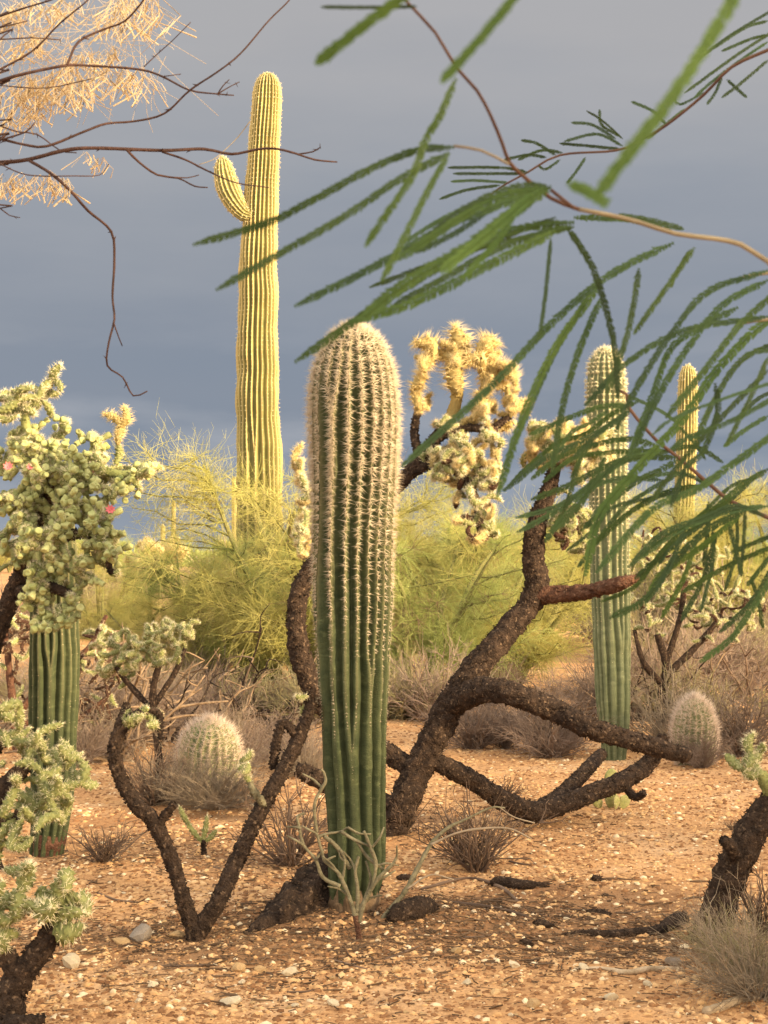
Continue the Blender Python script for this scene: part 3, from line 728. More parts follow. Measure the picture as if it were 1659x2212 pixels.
limb(C1, cb, [(865, 1755, 8.85, 28), (790, 1720, 8.9, 26), (710, 1692, 8.9, 25), (650, 1664, 8.9, 20), (640, 1660, 8.9, 10)], 7, ns=22)
limb(C1, cb, [(900, 1670, 8.9, 24), (800, 1600, 8.95, 26), (715, 1540, 8.95, 27), (672, 1478, 8.95, 27), (648, 1410, 8.95, 27), (640, 1340, 8.95, 24), (645, 1285, 8.95, 23), (672, 1228, 8.95, 22), (740, 1155, 8.95, 21), (810, 1090, 8.95, 20), (872, 1034, 8.95, 19), (908, 995, 8.95, 17), (935, 955, 8.95, 16), (965, 920, 8.95, 14)], 8, ns=36, step=.009)
limb(C1, cb, [(955, 930, 8.95, 13), (982, 880, 8.95, 13), (988, 830, 8.9, 15), (984, 790, 8.9, 14)], 9, 'joint_gold', ns=16)
limb(C1, cb, [(880, 1028, 8.95, 12), (945, 1000, 8.9, 11), (1000, 1030, 8.85, 12), (1030, 1090, 8.8, 11), (1038, 1160, 8.8, 8)], 10, 'bark', ns=14)
limb(C1, cb, [(940, 948, 8.95, 12), (1000, 925, 8.9, 10), (1060, 925, 8.85, 10), (1100, 900, 8.85, 7)], 11, 'bark', ns=14)
limb(C1, cb, [(905, 985, 8.95, 11), (895, 930, 9.0, 10), (905, 880, 9, 9)], 12, 'bark', ns=14)
crown_s = [P(984, 800, 8.9), P(988, 840, 8.9), P(905, 880, 9), P(1100, 900, 8.85), P(1060, 925, 8.85), P(1000, 925, 8.9), P(982, 880, 8.95)]
arms = [(988, 850, 985, 778, 17), (985, 785, 983, 712, 19), (984, 785, 935, 766, 13), (940, 770, 900, 742, 16), (938, 770, 912, 802, 12), (914, 798, 893, 838, 12), (893, 834, 906, 885, 10), (990, 778, 1036, 770, 13), (1034, 772, 1063, 738, 17), (1045, 770, 1086, 788, 14), (1084, 786, 1112, 812, 13), (1055, 785, 1096, 842, 12), (1038, 775, 1052, 842, 12), (1052, 838, 1044, 886, 11), (1094, 838, 1132, 886, 9), (1100, 900, 1140, 870, 9), (1060, 925, 1105, 915, 10), (1000, 925, 1030, 890, 10)]
rj = np.random.default_rng(5)
for (a, b, c, d, w) in arms:
    A0, A1 = P(a, b, 8.9 + rj.normal() * .05), P(c, d, 8.9 + rj.normal() * .05)
    v = A1 - A0; l = np.linalg.norm(v); q = w / F * 8.9 / .13
    obj('joint', JM['fuzzy'][int(rj.integers(0, 4))], C1, A0 - cb, rot=dirquat(v / l, rj.random() * 6), scale=(q, q, l * 1.08))
    crown_s.append(A1); crown_s.append((A0 + A1) / 2)
grow(C1, cb, crown_s, [(1075, 800, 55, 45, 8.9, .25), (920, 770, 35, 40, 8.9, .2), (985, 760, 40, 45, 8.95, .2), (1090, 870, 45, 45, 8.9, .2), (920, 880, 30, 40, 9, .12), (1060, 870, 50, 45, 8.9, .2)], 75, .055, .018, ['fuzzy'], 51, upb=.1)
grow(C1, cb, [P(945, 1000, 8.9), P(1000, 1030, 8.85), P(1030, 1090, 8.8), P(1060, 925, 8.85), P(1038, 1160, 8.8)], [(1010, 990, 95, 55, 8.9, .25), (1030, 1090, 60, 90, 8.8, .2)], 105, .075, .018, ['green', 'green', 'fuzzy', 'dark'], 52, upb=-.1)
grow(C1, cb, [P(945, 1000, 8.9), P(1000, 1030, 8.85), P(1060, 925, 8.85), P(1000, 925, 8.9), P(1030, 1010, 8.85), P(965, 920, 8.9)], [(1000, 945, 105, 50, 8.85, .25), (1010, 1020, 85, 45, 8.85, .25)], 90, .062, .0165, ['fuzzy', 'green', 'green'], 56)
grow(C1, cb, [P(1195, 1010, 9), P(1185, 1060, 9)], [(1210, 950, 75, 55, 9, .22), (1265, 980, 65, 60, 9, .22), (1150, 970, 35, 50, 9, .15)], 85, .095, .020, ['fuzzy', 'green'], 53, upb=.1)
grow(C1, cb, [P(1205, 1070, 9), P(1190, 1090, 9)], [(1235, 1130, 50, 70, 9, .15)], 44, .07, .017, ['green', 'green', 'dark'], 54, upb=-.2)
grow(C1, cb, [P(672, 1228, 8.95), P(655, 1240, 8.95)], [(648, 1150, 25, 70, 8.95, .15), (655, 1050, 18, 55, 8.95, .12), (640, 1000, 12, 30, 8.95, .1)], 32, .08, .017, ['green', 'fuzzy'], 55, upb=.1)
# ---- forked bare cholla in front
vb = G(425, 2035); YV = vb[1]
C2 = thing('forked_cholla', 'small V-forked cholla with two bare dark stems rising from sand', 'cactus', vb)
limb(C2, vb, [(425, 2048, YV, 24), (420, 2010, YV, 22), (402, 1960, YV, 19), (382, 1895, YV, 18), (362, 1835, YV, 18), (330, 1772, YV, 19), (290, 1732, YV, 19), (258, 1675, YV, 17), (248, 1620, YV, 17), (262, 1570, YV, 17), (272, 1535, YV, 12), (274, 1518, YV, 7)], 14, ns=30, step=.007, name='stem', mat_='bark')
limb(C2, vb, [(420, 2030, YV, 20), (440, 1995, YV, 20), (472, 1945, YV, 20), (510, 1862, YV + .05, 20), (555, 1765, YV + .1, 19), (600, 1685, YV + .15, 18), (640, 1605, YV + .2, 17), (665, 1545, YV + .2, 14), (672, 1512, YV + .2, 9)], 15, ns=30, step=.007, name='stem')
limb(C2, vb, [(345, 1780, YV, 11), (362, 1755, YV - .02, 11), (376, 1737, YV - .03, 8)], 16, ns=12, name='stub')
limb(C2, vb, [(262, 1560, YV, 10), (300, 1540, YV - .05, 9), (340, 1538, YV - .05, 8), (347, 1570, YV - .05, 7), (346, 1602, YV - .05, 5)], 17, ns=12, name='branch')
limb(C2, vb, [(640, 1590, YV + .2, 10), (612, 1560, YV + .2, 11), (598, 1600, YV + .2, 12), (590, 1650, YV + .2, 10), (590, 1660, YV + .2, 5)], 18, ns=14, name='branch')
limb(C2, vb, [(570, 1738, YV + .1, 9), (548, 1710, YV + .05, 9), (540, 1690, YV + .05, 7)], 19, 'greystem', ns=12, name='branch')
grow(C2, vb, [P(298, 1545, YV - .05), P(272, 1530, YV)], [(300, 1545, 34, 26, YV - .05, .08)], 9, .055, .016, ['spiny'], 61)
grow(C2, vb, [P(540, 1692, YV + .05)], [(535, 1655, 16, 30, YV + .05, .05)], 5, .06, .014, ['green'], 62)
grow(C2, vb, [P(665, 1530, YV + .2)], [(655, 1510, 38, 28, YV + .2, .06)], 7, .055, .014, ['green', 'dark'], 63)

# ---- knobby chain fruit cholla on the left
Yk = 7.9
kb = P(-25, 1870, Yk); kb[2] = g1(kb[0], kb[1])
C3 = thing('chain_fruit_cholla', 'dense knobby chain fruit cholla with pale green fruit, in front of the dark green saguaro', 'cactus', kb)
limb(C3, kb, [(-25, 1885, Yk, 34), (-50, 1700, Yk, 30), (-45, 1550, Yk, 27), (-20, 1400, Yk, 25), (25, 1290, Yk, 23), (70, 1180, Yk - .05, 22), (95, 1080, Yk - .1, 24), (90, 980, Yk - .1, 18)], 30, ns=20, name='trunk')
limb(C3, kb, [(90, 1090, Yk - .1, 18), (150, 1040, Yk - .15, 15), (220, 1010, Yk - .15, 12)], 31, 'bark_red', ns=14)
limb(C3, kb, [(60, 1200, Yk, 18), (130, 1160, Yk - .25, 15), (200, 1150, Yk - .25, 11)], 32, ns=14)
limb(C3, kb, [(40, 1280, Yk, 18), (110, 1270, Yk - .3, 14), (160, 1290, Yk - .3, 11)], 33, ns=14)
limb(C3, kb, [(90, 1000, Yk - .1, 14), (60, 930, Yk - .1, 12), (50, 880, Yk - .1, 9)], 34, 'joint', ns=14)
limb(C3, kb, [(200, 1012, Yk - .15, 12), (260, 1025, Yk - .18, 10), (325, 1015, Yk - .18, 7)], 35, 'joint', ns=14)
limb(C3, kb, [(190, 1150, Yk - .25, 11), (225, 1185, Yk - .28, 9), (240, 1240, Yk - .28, 7)], 36, 'bark', ns=14)
ks = [P(260, 1025, Yk - .18), P(325, 1015, Yk - .18), P(225, 1185, Yk - .28), P(240, 1240, Yk - .28), P(95, 1080, Yk - .1), P(90, 980, Yk - .1), P(150, 1040, Yk - .15), P(220, 1010, Yk - .15), P(130, 1160, Yk - .25), P(200, 1150, Yk - .25), P(110, 1270, Yk - .3), P(160, 1290, Yk - .3), P(50, 880, Yk - .1), P(60, 930, Yk - .1), P(40, 1290, Yk - .1)]
n3, j3 = grow(C3, kb, ks, [(130, 970, 130, 75, Yk - .1, .3), (130, 1050, 165, 90, Yk - .15, .3), (110, 1170, 130, 110, Yk - .25, .25), (115, 1310, 80, 75, Yk - .3, .15), (300, 1025, 55, 35, Yk - .18, .1), (220, 1180, 55, 90, Yk - .28, .15), (190, 1090, 80, 60, Yk - .28, .12), (30, 1080, 80, 150, Yk - .1, .25)], 300, .062, .0165, ['green'], 64, upb=-.05)
grow(C3, kb, [P(50, 880, Yk - .1), P(110, 900, Yk - .1)], [(70, 865, 75, 32, Yk - .1, .15), (25, 880, 45, 40, Yk - .1, .15), (120, 820, 14, 30, Yk - .1, .06)], 22, .10, .019, ['spiny', 'green'], 65, upb=.2)
grow(C3, kb, [P(250, 1000, Yk - .1)], [(262, 925, 16, 40, Yk - .1, .06)], 5, .09, .020, ['fuzzy', 'spiny'], 66, upb=.4)
rr = np.random.default_rng(77)
spots = [(a + d * l * rr.uniform(.2, 1), d) for a, d, l in j3 for _ in range(3)]
cloud = inpoly_sample([(130, 990, 130, 70, Yk - .2, .25), (130, 1060, 165, 80, Yk - .25, .25), (110, 1180, 130, 110, Yk - .32, .2), (115, 1320, 75, 65, Yk - .36, .1), (300, 1025, 50, 32, Yk - .2, .08), (225, 1180, 50, 85, Yk - .34, .1), (190, 1090, 80, 60, Yk - .34, .1)], 260, rr)
ends = np.array([a + d * l for a, d, l in j3])
for q in cloud:
    i = int(np.linalg.norm(ends - q, axis=1).argmin()); spots.append((ends[i], (q - ends[i]) + 1e-3))
spots = [spots[i] for i in rr.permutation(len(spots))]
cnt = 0; extra = Geo()
fco = [np.array([v.co[:] for v in m.vertices]) for m in FM]; ffc = [[list(p.vertices) for p in m.polygons] for m in FM]
for e, d0 in spots:
    e = np.array(e); d = rr.normal(size=3) * .7 + np.array(d0) / (np.linalg.norm(d0) + 1e-9) * .5 + [0, -.3, -.3 if rr.random() < .6 else .4]; d /= np.linalg.norm(d)
    for k in range(int(rr.integers(1, 3))):
        s_ = rr.uniform(.025, .039); m = int(rr.integers(0, 4))
        if cnt < 300:
            obj('fruit', FM[m], C3, e - kb, rot=dirquat(d, rr.random() * 6), scale=(s_ * .86, s_ * .86, s_ * rr.uniform(1.15, 1.7)))
        elif rr.random() < .6:
            Mx = np.array(dirquat(d, rr.random() * 6).to_matrix()) * s_
            V = fco[m] @ Mx.T + e
            q4 = np.array([f_ for f_ in ffc[m] if len(f_) == 4]); q3 = np.array([f_ for f_ in ffc[m] if len(f_) == 3])
            extra.add(V, [q4, q3])
        cnt += 1
        e = e + d * s_ * .9
        d = d + rr.normal(size=3) * .45; d /= np.linalg.norm(d)
obj('fruit_mass', extra.mesh('fruit_mass', 'fruit', kb), C3, kind='stuff')
def flower(T, base, p, s):
    g = Geo()
    for k in range(8):
        a = k * .785; u = np.array([math.cos(a), math.sin(a), 0]); v = np.array([-math.sin(a), math.cos(a), 0])
        V = np.array([[0, 0, 0], u * .5 + v * .28 + [0, 0, .45], u * 1.0 + [0, 0, .75], u * .5 - v * .28 + [0, 0, .45]])
        g.add(V, np.array([[0, 1, 2, 3]]))
    V, f, *_ = tube([[0, 0, -.5], [0, 0, 0], [0, 0, .3]], [.18, .26, .1], .2, 8); g.add(V, f)
    obj('flower', g.mesh('flower', 'pink'), T, p - base, rot=(1.1, .3, 0), scale=(s, s, s))
for (px, py, sf) in ((257, 1090, .026), (18, 1012, .025), (70, 1003, .018)):
    i = int((np.abs(ends[:, 0] - P(px, py, Yk - .25)[0]) + np.abs(ends[:, 2] - P(px, py, Yk - .25)[2]) + .35 * (ends[:, 1] - Yk)).argmin())
    flower(C3, kb, ends[i] + [.005, -.035, .0], sf)

# ---- spiny silver-green chollas bottom left
Y4 = 5.75
b4 = P(-95, 2150, Y4); b4[2] = g1(b4[0], b4[1])
C4 = thing('spiny_cholla', 'silvery green spiny cholla with leafy looking joints before the dark saguaro foot', 'cactus', b4)
limb(C4, b4, [(-95, 2160, Y4, 42), (-90, 2000, Y4, 40), (-70, 1850, Y4, 36), (-30, 1750, Y4, 30), (20, 1690, Y4, 22), (60, 1650, Y4, 16)], 40, ns=18, name='trunk')
limb(C4, b4, [(-70, 1840, Y4, 26), (-20, 1790, Y4 - .1, 22), (40, 1765, Y4 - .1, 16)], 41, ns=16)
limb(C4, b4, [(-60, 1780, Y4, 26), (-30, 1650, Y4, 20), (10, 1590, Y4, 14)], 42, ns=16)
grow(C4, b4, [P(20, 1690, Y4), P(60, 1650, Y4), P(40, 1765, Y4 - .1), P(10, 1590, Y4), P(-20, 1640, Y4)],
     [(80, 1620, 110, 55, Y4, .2), (110, 1700, 95, 60, Y4 - .05, .2), (20, 1550, 50, 45, Y4, .15), (60, 1770, 90, 55, Y4 - .1, .15), (20, 1830, 60, 40, Y4 - .1, .1)], 66, .095, .0145, ['spiny'], 67, upb=.05)
Y5 = 5.2
b5 = P(-5, 2250, Y5); b5[2] = g1(b5[0], b5[1])
C5 = thing('spiny_cholla', 'low cholla with dark curved trunk and few chunky grey green joints', 'cactus', b5)
limb(C5, b5, [(-20, 2262, Y5, 52), (10, 2205, Y5, 46), (25, 2140, Y5, 38), (60, 2085, Y5, 33), (98, 2040, Y5, 28), (118, 2000, Y5, 24)], 43, ns=24, step=.009, name='trunk')
limb(C5, b5, [(40, 2110, Y5, 28), (10, 2060, Y5, 24), (-30, 2030, Y5, 18)], 44, 'bark', ns=18)
limb(C5, b5, [(-10, 2215, Y5, 34), (50, 2212, Y5 - .1, 22), (95, 2200, Y5 - .1, 10)], 45, 'bark', ns=18)
grow(C5, b5, [P(118, 2000, Y5), P(98, 2040, Y5), P(115, 1960, Y5)], [(125, 1950, 48, 65, Y5, .08), (150, 1985, 35, 35, Y5, .08)], 10, .10, .026, ['spiny'], 68, upb=.2)
grow(C5, b5, [P(-20, 2040, Y5), P(-10, 1960, Y5)], [(25, 1950, 65, 50, Y5, .1), (55, 1880, 40, 35, Y5, .08), (5, 2030, 30, 30, Y5, .08)], 13, .095, .022, ['spiny'], 69, upb=.1)
# ---- bare trunk at the right edge
Y6 = GY(2030)
b6 = P(1540, 2035, Y6); b6[2] = g1(b6[0], b6[1])
C6 = thing('leaning_cholla', 'thick dark leaning cholla trunk with green joints, rising beside grey brush', 'cactus', b6)
limb(C6, b6, [(1530, 2050, Y6, 46), (1545, 1985, Y6, 42), (1572, 1905, Y6, 42), (1605, 1830, Y6, 41), (1642, 1770, Y6, 38), (1695, 1705, Y6, 34), (1760, 1620, Y6, 28), (1790, 1540, Y6, 20)], 46, ns=30, step=.009, name='trunk')
limb(C6, b6, [(1590, 1850, Y6 - .08, 16), (1572, 1822, Y6 - .12, 15), (1560, 1815, Y6 - .14, 8)], 47, ns=14, name='stub')
limb(C6, b6, [(1668, 1725, Y6, 20), (1655, 1690, Y6 - .03, 17), (1638, 1668, Y6 - .05, 12)], 48, 'joint', ns=16)
grow(C6, b6, [P(1638, 1668, Y6 - .05), P(1650, 1685, Y6)], [(1605, 1648, 40, 22, Y6 - .05, .08), (1635, 1625, 28, 30, Y6, .08)], 9, .075, .017, ['green', 'spiny'], 70, upb=.1)
grow(C6, b6, [P(1790, 1540, Y6), P(1760, 1620, Y6)], [(1790, 1480, 60, 90, Y6, .2)], 24, .10, .02, ['spiny'], 71, upb=.1)
# ---- seedling cholla
b7 = G(440, 1858); Y7 = b7[1]
C7 = thing('seedling_cholla', 'tiny upright cholla seedling between the two forked stems', 'cactus', b7)
limb(C7, b7, [(440, 1865, Y7, 7), (440, 1835, Y7, 6), (438, 1815, Y7, 6)], 49, ns=10, name='stem')
for (a, b, c, d) in [(438, 1820, 400, 1770), (436, 1822, 447, 1762), (445, 1818, 468, 1792), (410, 1785, 388, 1742)]:
    v = P(c, d, Y7) - P(a, b, Y7); l = np.linalg.norm(v)
    obj('joint', JM['spiny'][0], C7, P(a, b, Y7) - b7, rot=dirquat(v / l), scale=(.085, .085, l))

# ---- lit small cholla in mid distance and others in the background
def bush_cholla(label, px, gy, trunk, ells, n, L, rad, kinds, seed, upb=.1, tm='bark', group=None):
    g = G(px, gy); Y = g[1]
    T = thing('cholla', label, 'cactus', g, group)
    seeds = []
    for k, pl in enumerate(trunk):
        p = limb(T, g, [(a, b, Y + dz, w) for a, b, dz, w in pl], seed + k, tm, ns=12, step=.03, name='trunk' if k == 0 else 'limb', scales=False)
        seeds += [p[-1], p[len(p) * 2 // 3]]
    grow(T, g, seeds, [(a, b, c, d, Y + dz, e) for a, b, c, d, dz, e in ells], n, L, rad, kinds, seed + 9, upb=upb)
    return T
bush_cholla('low cholla with sunlit straw joints beside the chain fruit cholla', 345, 1690, [[(345, 1700, 0, 11), (340, 1600, 0, 10), (330, 1500, 0, 9), (345, 1430, 0, 7)], [(335, 1540, 0, 8), (280, 1480, .1, 7), (250, 1440, .1, 6)], [(335, 1520, 0, 8), (380, 1450, 0, 7), (400, 1400, 0, 5)]],
            [(330, 1390, 95, 60, 0, .35), (395, 1355, 45, 30, 0, .2), (250, 1410, 60, 70, .1, .3)], 130, .07, .016, ['spiny', 'green', 'spiny'], 200, .05)
bush_cholla('dark trunked cholla with pale green drooping joints behind the medium saguaro', 1432, 1560, [[(1435, 1575, 0, 16), (1432, 1500, 0, 13), (1440, 1440, 0, 11), (1420, 1370, 0, 8)], [(1438, 1460, 0, 10), (1500, 1400, .1, 8), (1560, 1330, .1, 6)], [(1432, 1480, 0, 9), (1390, 1430, -.1, 7), (1370, 1360, -.1, 5)], [(1440, 1430, 0, 8), (1470, 1330, 0, 7), (1480, 1240, 0, 5)]],
            [(1480, 1270, 150, 110, .1, .7), (1580, 1330, 90, 70, .2, .6), (1420, 1180, 80, 60, 0, .4)], 260, .10, .017, ['green', 'green', 'green', 'dark'], 220, -.02)
bush_cholla('distant pale cholla bush on the scrub line, left of the tall saguaro', 320, 1440, [[(320, 1445, 0, 6), (322, 1330, 0, 5), (330, 1230, 0, 4)], [(322, 1300, 0, 4), (360, 1200, 0, 3)]],
            [(330, 1210, 55, 40, 0, .6), (370, 1190, 30, 25, 0, .4)], 60, .2, .045, ['fuzzy'], 240, .1)
bush_cholla('cholla thicket of brown drooping branches behind the dark green saguaro', 60, 1640, [[(40, 1650, .5, 12), (30, 1550, .5, 11), (20, 1450, .5, 9), (10, 1350, .5, 7)], [(30, 1560, .5, 9), (90, 1480, .5, 8), (190, 1400, .5, 6), (230, 1330, .5, 5)], [(30, 1560, .5, 9), (150, 1560, .6, 7), (240, 1500, .6, 5)]],
            [(40, 1400, 80, 110, .5, .5), (210, 1430, 70, 90, .5, .5), (200, 1540, 60, 50, .6, .4)], 120, .11, .018, ['dark', 'dark', 'green'], 260, -.15, 'bark_red')

# ---- pencil cholla in front of the main saguaro
b8 = G(775, 2052); Y8 = b8[1]
C8 = thing('pencil_cholla', 'thin grey branching pencil cholla growing against the foot of the stout saguaro', 'cactus', b8)
for k, (w0, w1, pl) in enumerate([(9, 8, [(775, 2065), (775, 2025), (768, 1977)]), (7, 4, [(768, 1980), (754, 1936), (732, 1888), (703, 1861), (694, 1835), (684, 1800)]), (5.5, 4, [(735, 1915), (698, 1895), (682, 1857), (655, 1825), (646, 1785), (643, 1765), (658, 1756)]),
                                  (7, 5, [(776, 1992), (787, 1948), (816, 1900), (847, 1869)]), (7, 4, [(770, 1985), (773, 1929), (768, 1881), (775, 1850)]), (4.5, 3, [(684, 1809), (708, 1801), (737, 1796), (751, 1787)]), (5, 4, [(737, 1797), (770, 1816), (804, 1830)]),
                                  (4, 5, [(770, 1816), (794, 1852), (828, 1878)]), (6, 7, [(700, 1806), (727, 1828), (742, 1852), (756, 1876)]), (5, 4, [(684, 1797), (679, 1740), (694, 1705), (703, 1689), (701, 1672), (694, 1662)]), (5, 3, [(785, 1950), (800, 1900), (790, 1860)]),
                                  (6, 4, [(770, 1970), (800, 1925), (812, 1870), (800, 1830), (786, 1795)]), (4, 3, [(740, 1900), (745, 1860), (735, 1835)]), (4, 2.5, [(776, 2040), (750, 2058), (735, 2072)]), (4, 2.5, [(776, 2040), (795, 2055), (812, 2066)])]):
    n = len(pl); dz = 0 if k == 0 else (k * 37 % 11 - 5) * .006
    V, f, *_ = tube([P(a, b, Y8 + dz * q / n) for q, (a, b) in enumerate(pl)], [(w0 + (w1 - w0) * q / (n - 1)) * .72 / F * Y8 for q in range(n)], .005, 10, .28, 70, 300 + k, .4)
    obj('branch', Geo().add(V, f).mesh('branch', 'greystem' if k else 'bark_red', b8), C8)
    
rq = np.random.default_rng(66)
for (px, py, ang) in [(732, 1888, -2.2), (703, 1861, -.6), (655, 1825, -2.6), (682, 1857, -.9), (816, 1900, -.4), (847, 1869, -1.1), (768, 1881, -2.0), (804, 1830, -.9), (812, 1870, -.2), (745, 1860, -2.4), (684, 1800, -2.7), (751, 1787, .5), (787, 1948, -.5), (754, 1936, -2.5), (650, 1790, -2.9), (694, 1700, -2.4)]:
    L_ = rq.uniform(22, 55); a2 = ang + rq.normal() * .4
    pl = [(px, py), (px + L_ * .5 * math.cos(ang), py + L_ * .5 * math.sin(ang)), (px + L_ * .5 * (math.cos(ang) + math.cos(a2)), py + L_ * .5 * (math.sin(ang) + math.sin(a2)))]
    V, f, *_ = tube([P(a, b, Y8 + rq.normal() * .01 * q) for q, (a, b) in enumerate(pl)], [w_ / F * Y8 for w_ in (3.2, 2.6, 1.6)], .006, 7, .2, 70, int(px))
    obj('branch', Geo().add(V, f).mesh('branch', 'greystem', b8), C8)
# ---- fallen log and sticks
def stick(name, label, pts, mat_, seed, group=None, forks=(), lift=.6, rough=.15):
    def w(a, b, h):
        g = G(a, b); r = h / F * g[1]; return [g[0], g[1], g[2] + r * lift], r
    q = [w(*p) for p in pts]
    V, f, p_, r_, T_ = tube([a for a, _ in q], [r for _, r in q], .012, 12, rough, 45, seed, .25)
    g = Geo().add(V, f)
    base = q[0][0]
    if mat_ == 'bark':
        rr = np.random.default_rng(seed); n = int(len(p_) * 10); k = rr.integers(0, len(p_), n); d = rdir(n, rr)
        Vc, fc = cones(p_[k] + d * (r_[k] * .85)[:, None], d + T_[k] * rr.normal(size=(n, 1)), .004 + r_[k] * .5, .004); g.add(Vc, fc)
    return obj(name, g.mesh(name, mat_, base), None, base, label, 'branch' if name != 'fallen_log' else 'log', group)
lb0 = P(545, 2020, 6.5); lb0[2] = g1(lb0[0], lb0[1])
LG = thing('fallen_log', 'broad decayed bark log leaning against the foot of the stout saguaro', 'log', lb0)
limb(LG, lb0, [(515, 2030, 6.40, 5), (565, 2005, 6.48, 24), (625, 1970, 6.62, 52), (685, 1932, 6.78, 72), (745, 1902, 6.98, 74), (790, 1895, 7.1, 50)], 90, 'bark', ns=34, step=.008, rough=.3, name='log_body')
stick('fallen_branch', 'short knobby dark cholla piece lying right of the stout saguaro foot', [(842, 2022, 10), (862, 2018, 22), (900, 2012, 24), (930, 2004, 18), (942, 2002, 6)], 'bark', 91)
stick('fallen_branch', 'dark broken cholla piece on the shaded litter, parallel to the long dead limb', [(1062, 1912, 8), (1080, 1914, 13), (1130, 1922, 12), (1182, 1922, 5)], 'bark', 92)
stick('fallen_branch', 'long dark curved dead cholla limb lying on open sand', [(1215, 2022, 3), (1265, 2020, 7), (1320, 2021, 9), (1370, 2015, 10), (1425, 2008, 12), (1455, 1990, 16), (1478, 1985, 14), (1485, 1986, 5)], 'bark', 93)
stick('bleached_stick', 'bleached pale stick with a bend on foreground sand', [(1240, 2108, 3), (1300, 2110, 4), (1350, 2118, 6), (1400, 2112, 7), (1440, 2105, 6), (1475, 2100, 3)], 'stick', 94)
stick('bleached_stick', 'whitened stick end beside the grey brush', [(1525, 2205, 9), (1560, 2193, 10), (1600, 2180, 9), (1640, 2178, 6)], 'stick', 95)
stick('fallen_branch', 'thin dark twig branch lying from pencil cholla to the long dead limb', [(880, 1990, 4), (960, 1965, 4), (1040, 1972, 5), (1090, 1985, 4), (1140, 1998, 3)], 'dry', 96)
stick('fallen_branch', 'thin brown twig on sand below the fallen limbs', [(910, 1925, 3), (1010, 1895, 3), (1080, 1920, 4), (1120, 1950, 3)], 'dry', 97)
for k, (a, b, c, d) in enumerate([(345, 2090, 470, 2085), (830, 2085, 905, 2060), (1000, 2040, 1080, 2030), (620, 2150, 700, 2140), (1330, 1960, 1400, 1955), (210, 1930, 300, 1945), (455, 1880, 540, 1890), (1180, 2050, 1230, 2062), (720, 2085, 800, 2110), (1100, 1860, 1160, 1866)]):
    stick('twig', 'thin loose dry twig lying on the sand', [(a, b, 2), ((a + c) / 2, (b + d) / 2 + 4, 2.6), (c, d, 1.5)], 'dry', 400 + k, 'loose twigs on the sand')
rs = random.Random(31)
for k in range(16):                              # broken cholla pieces and dead sticks in the litter
    px, py = rs.uniform(850, 1520), rs.uniform(1870, 2045)
    L_, an = rs.uniform(30, 110), rs.uniform(-.35, .35)
    if k % 3: stick('dead_stick', 'thin dark dead stick in the litter right of the stout saguaro', [(px, py, 2), (px + L_ * .4, py + L_ * .25 * math.sin(an) + rs.uniform(-5, 5), 3), (px + L_, py + L_ * .35 * math.sin(an), 1.5)], 'litter', 420 + k, 'dead sticks in the litter')
    else: stick('cholla_piece', 'small dark broken cholla piece in the litter right of the stout saguaro', [(px, py, 3), (px + L_ * .15, py + 1, 8), (px + L_ * .45, py + 3, 8), (px + L_ * .6, py + 2, 3)], 'bark', 420 + k, 'broken cholla pieces in the litter')
# dead bleached stem standing out of the pencil cholla
b9 = G(795, 2018)
D9 = thing('dead_branch', 'bleached dead cholla stem arching right from the pencil cholla', 'branch', b9)
for k, pl in enumerate([[(795, 2024, 8), (840, 1968, 9), (876, 1924, 9), (905, 1870, 9), (930, 1825, 8), (965, 1790, 6), (1010, 1768, 4), (1060, 1745, 4), (1090, 1745, 3)], [(930, 1825, 5), (985, 1800, 4), (1040, 1790, 4), (1100, 1790, 3), (1148, 1812, 3)], [(1080, 1745, 3), (1110, 1765, 3), (1155, 1778, 2)], [(880, 1920, 4), (930, 1890, 3), (980, 1900, 2)]]):
    V, f, *_ = tube([P(a, b, b9[1] + .02 * q) for q, (a, b, w) in enumerate(pl)], [w * .6 / F * b9[1] for *_, w in pl], .01, 9, .28, 50, 500 + k, .2)
    obj('branch', Geo().add(V, f).mesh('branch', 'greystem' if k == 0 else 'drygrey', b9), D9)

# ---- prickly pear
b10 = G(1322, 1745)
PP = thing('prickly_pear', 'small yellowish prickly pear behind the fallen cholla limb', 'cactus', b10)
def pad(px, py, w, h, tilt, yaw, dy=0):
    nz, ns = 12, 18
    t = np.linspace(0, 1, nz); pr = np.sin(np.pi * (t * .98 + .01)) ** .6 * (.75 + .35 * t)
    th = np.arange(ns) / ns * 6.283
    V = np.stack([pr[:, None] * np.cos(th) * w / 2, pr[:, None] * np.sin(th) * w * .14, np.repeat((t * h)[:, None], ns, 1)], -1).reshape(-1, 3)
    c = len(V); V = np.vstack([V, [0, 0, h], [0, 0, 0]]); j = np.arange(ns)
    s = b10[1] / F
    g = Geo().add(V * s, [ringfaces(nz, ns), np.stack([(nz - 1) * ns + j, (nz - 1) * ns + (j + 1) % ns, np.full(ns, c)], 1)])
    r = np.random.default_rng(int(px)); k = r.integers(0, nz * ns, 60)
    Vc, fc = cones(V[k] * s, r.normal(size=(60, 3)) + [0, -.6, 0], .018, .001); g.add(Vc, fc, 1)
    obj('pad', g.mesh('pad', ['pad', 'spine']), PP, P(px, py, b10[1] + dy) - b10, rot=(0, tilt, yaw))
pad(1318, 1702, 34, 42, .1, .3); pad(1318, 1748, 30, 48, .05, -.4, .01); pad(1340, 1748, 28, 34, .5, .2, -.03); pad(1298, 1746, 24, 28, -.5, .1, -.02); pad(1330, 1748, 26, 30, .2, .9, -.06)

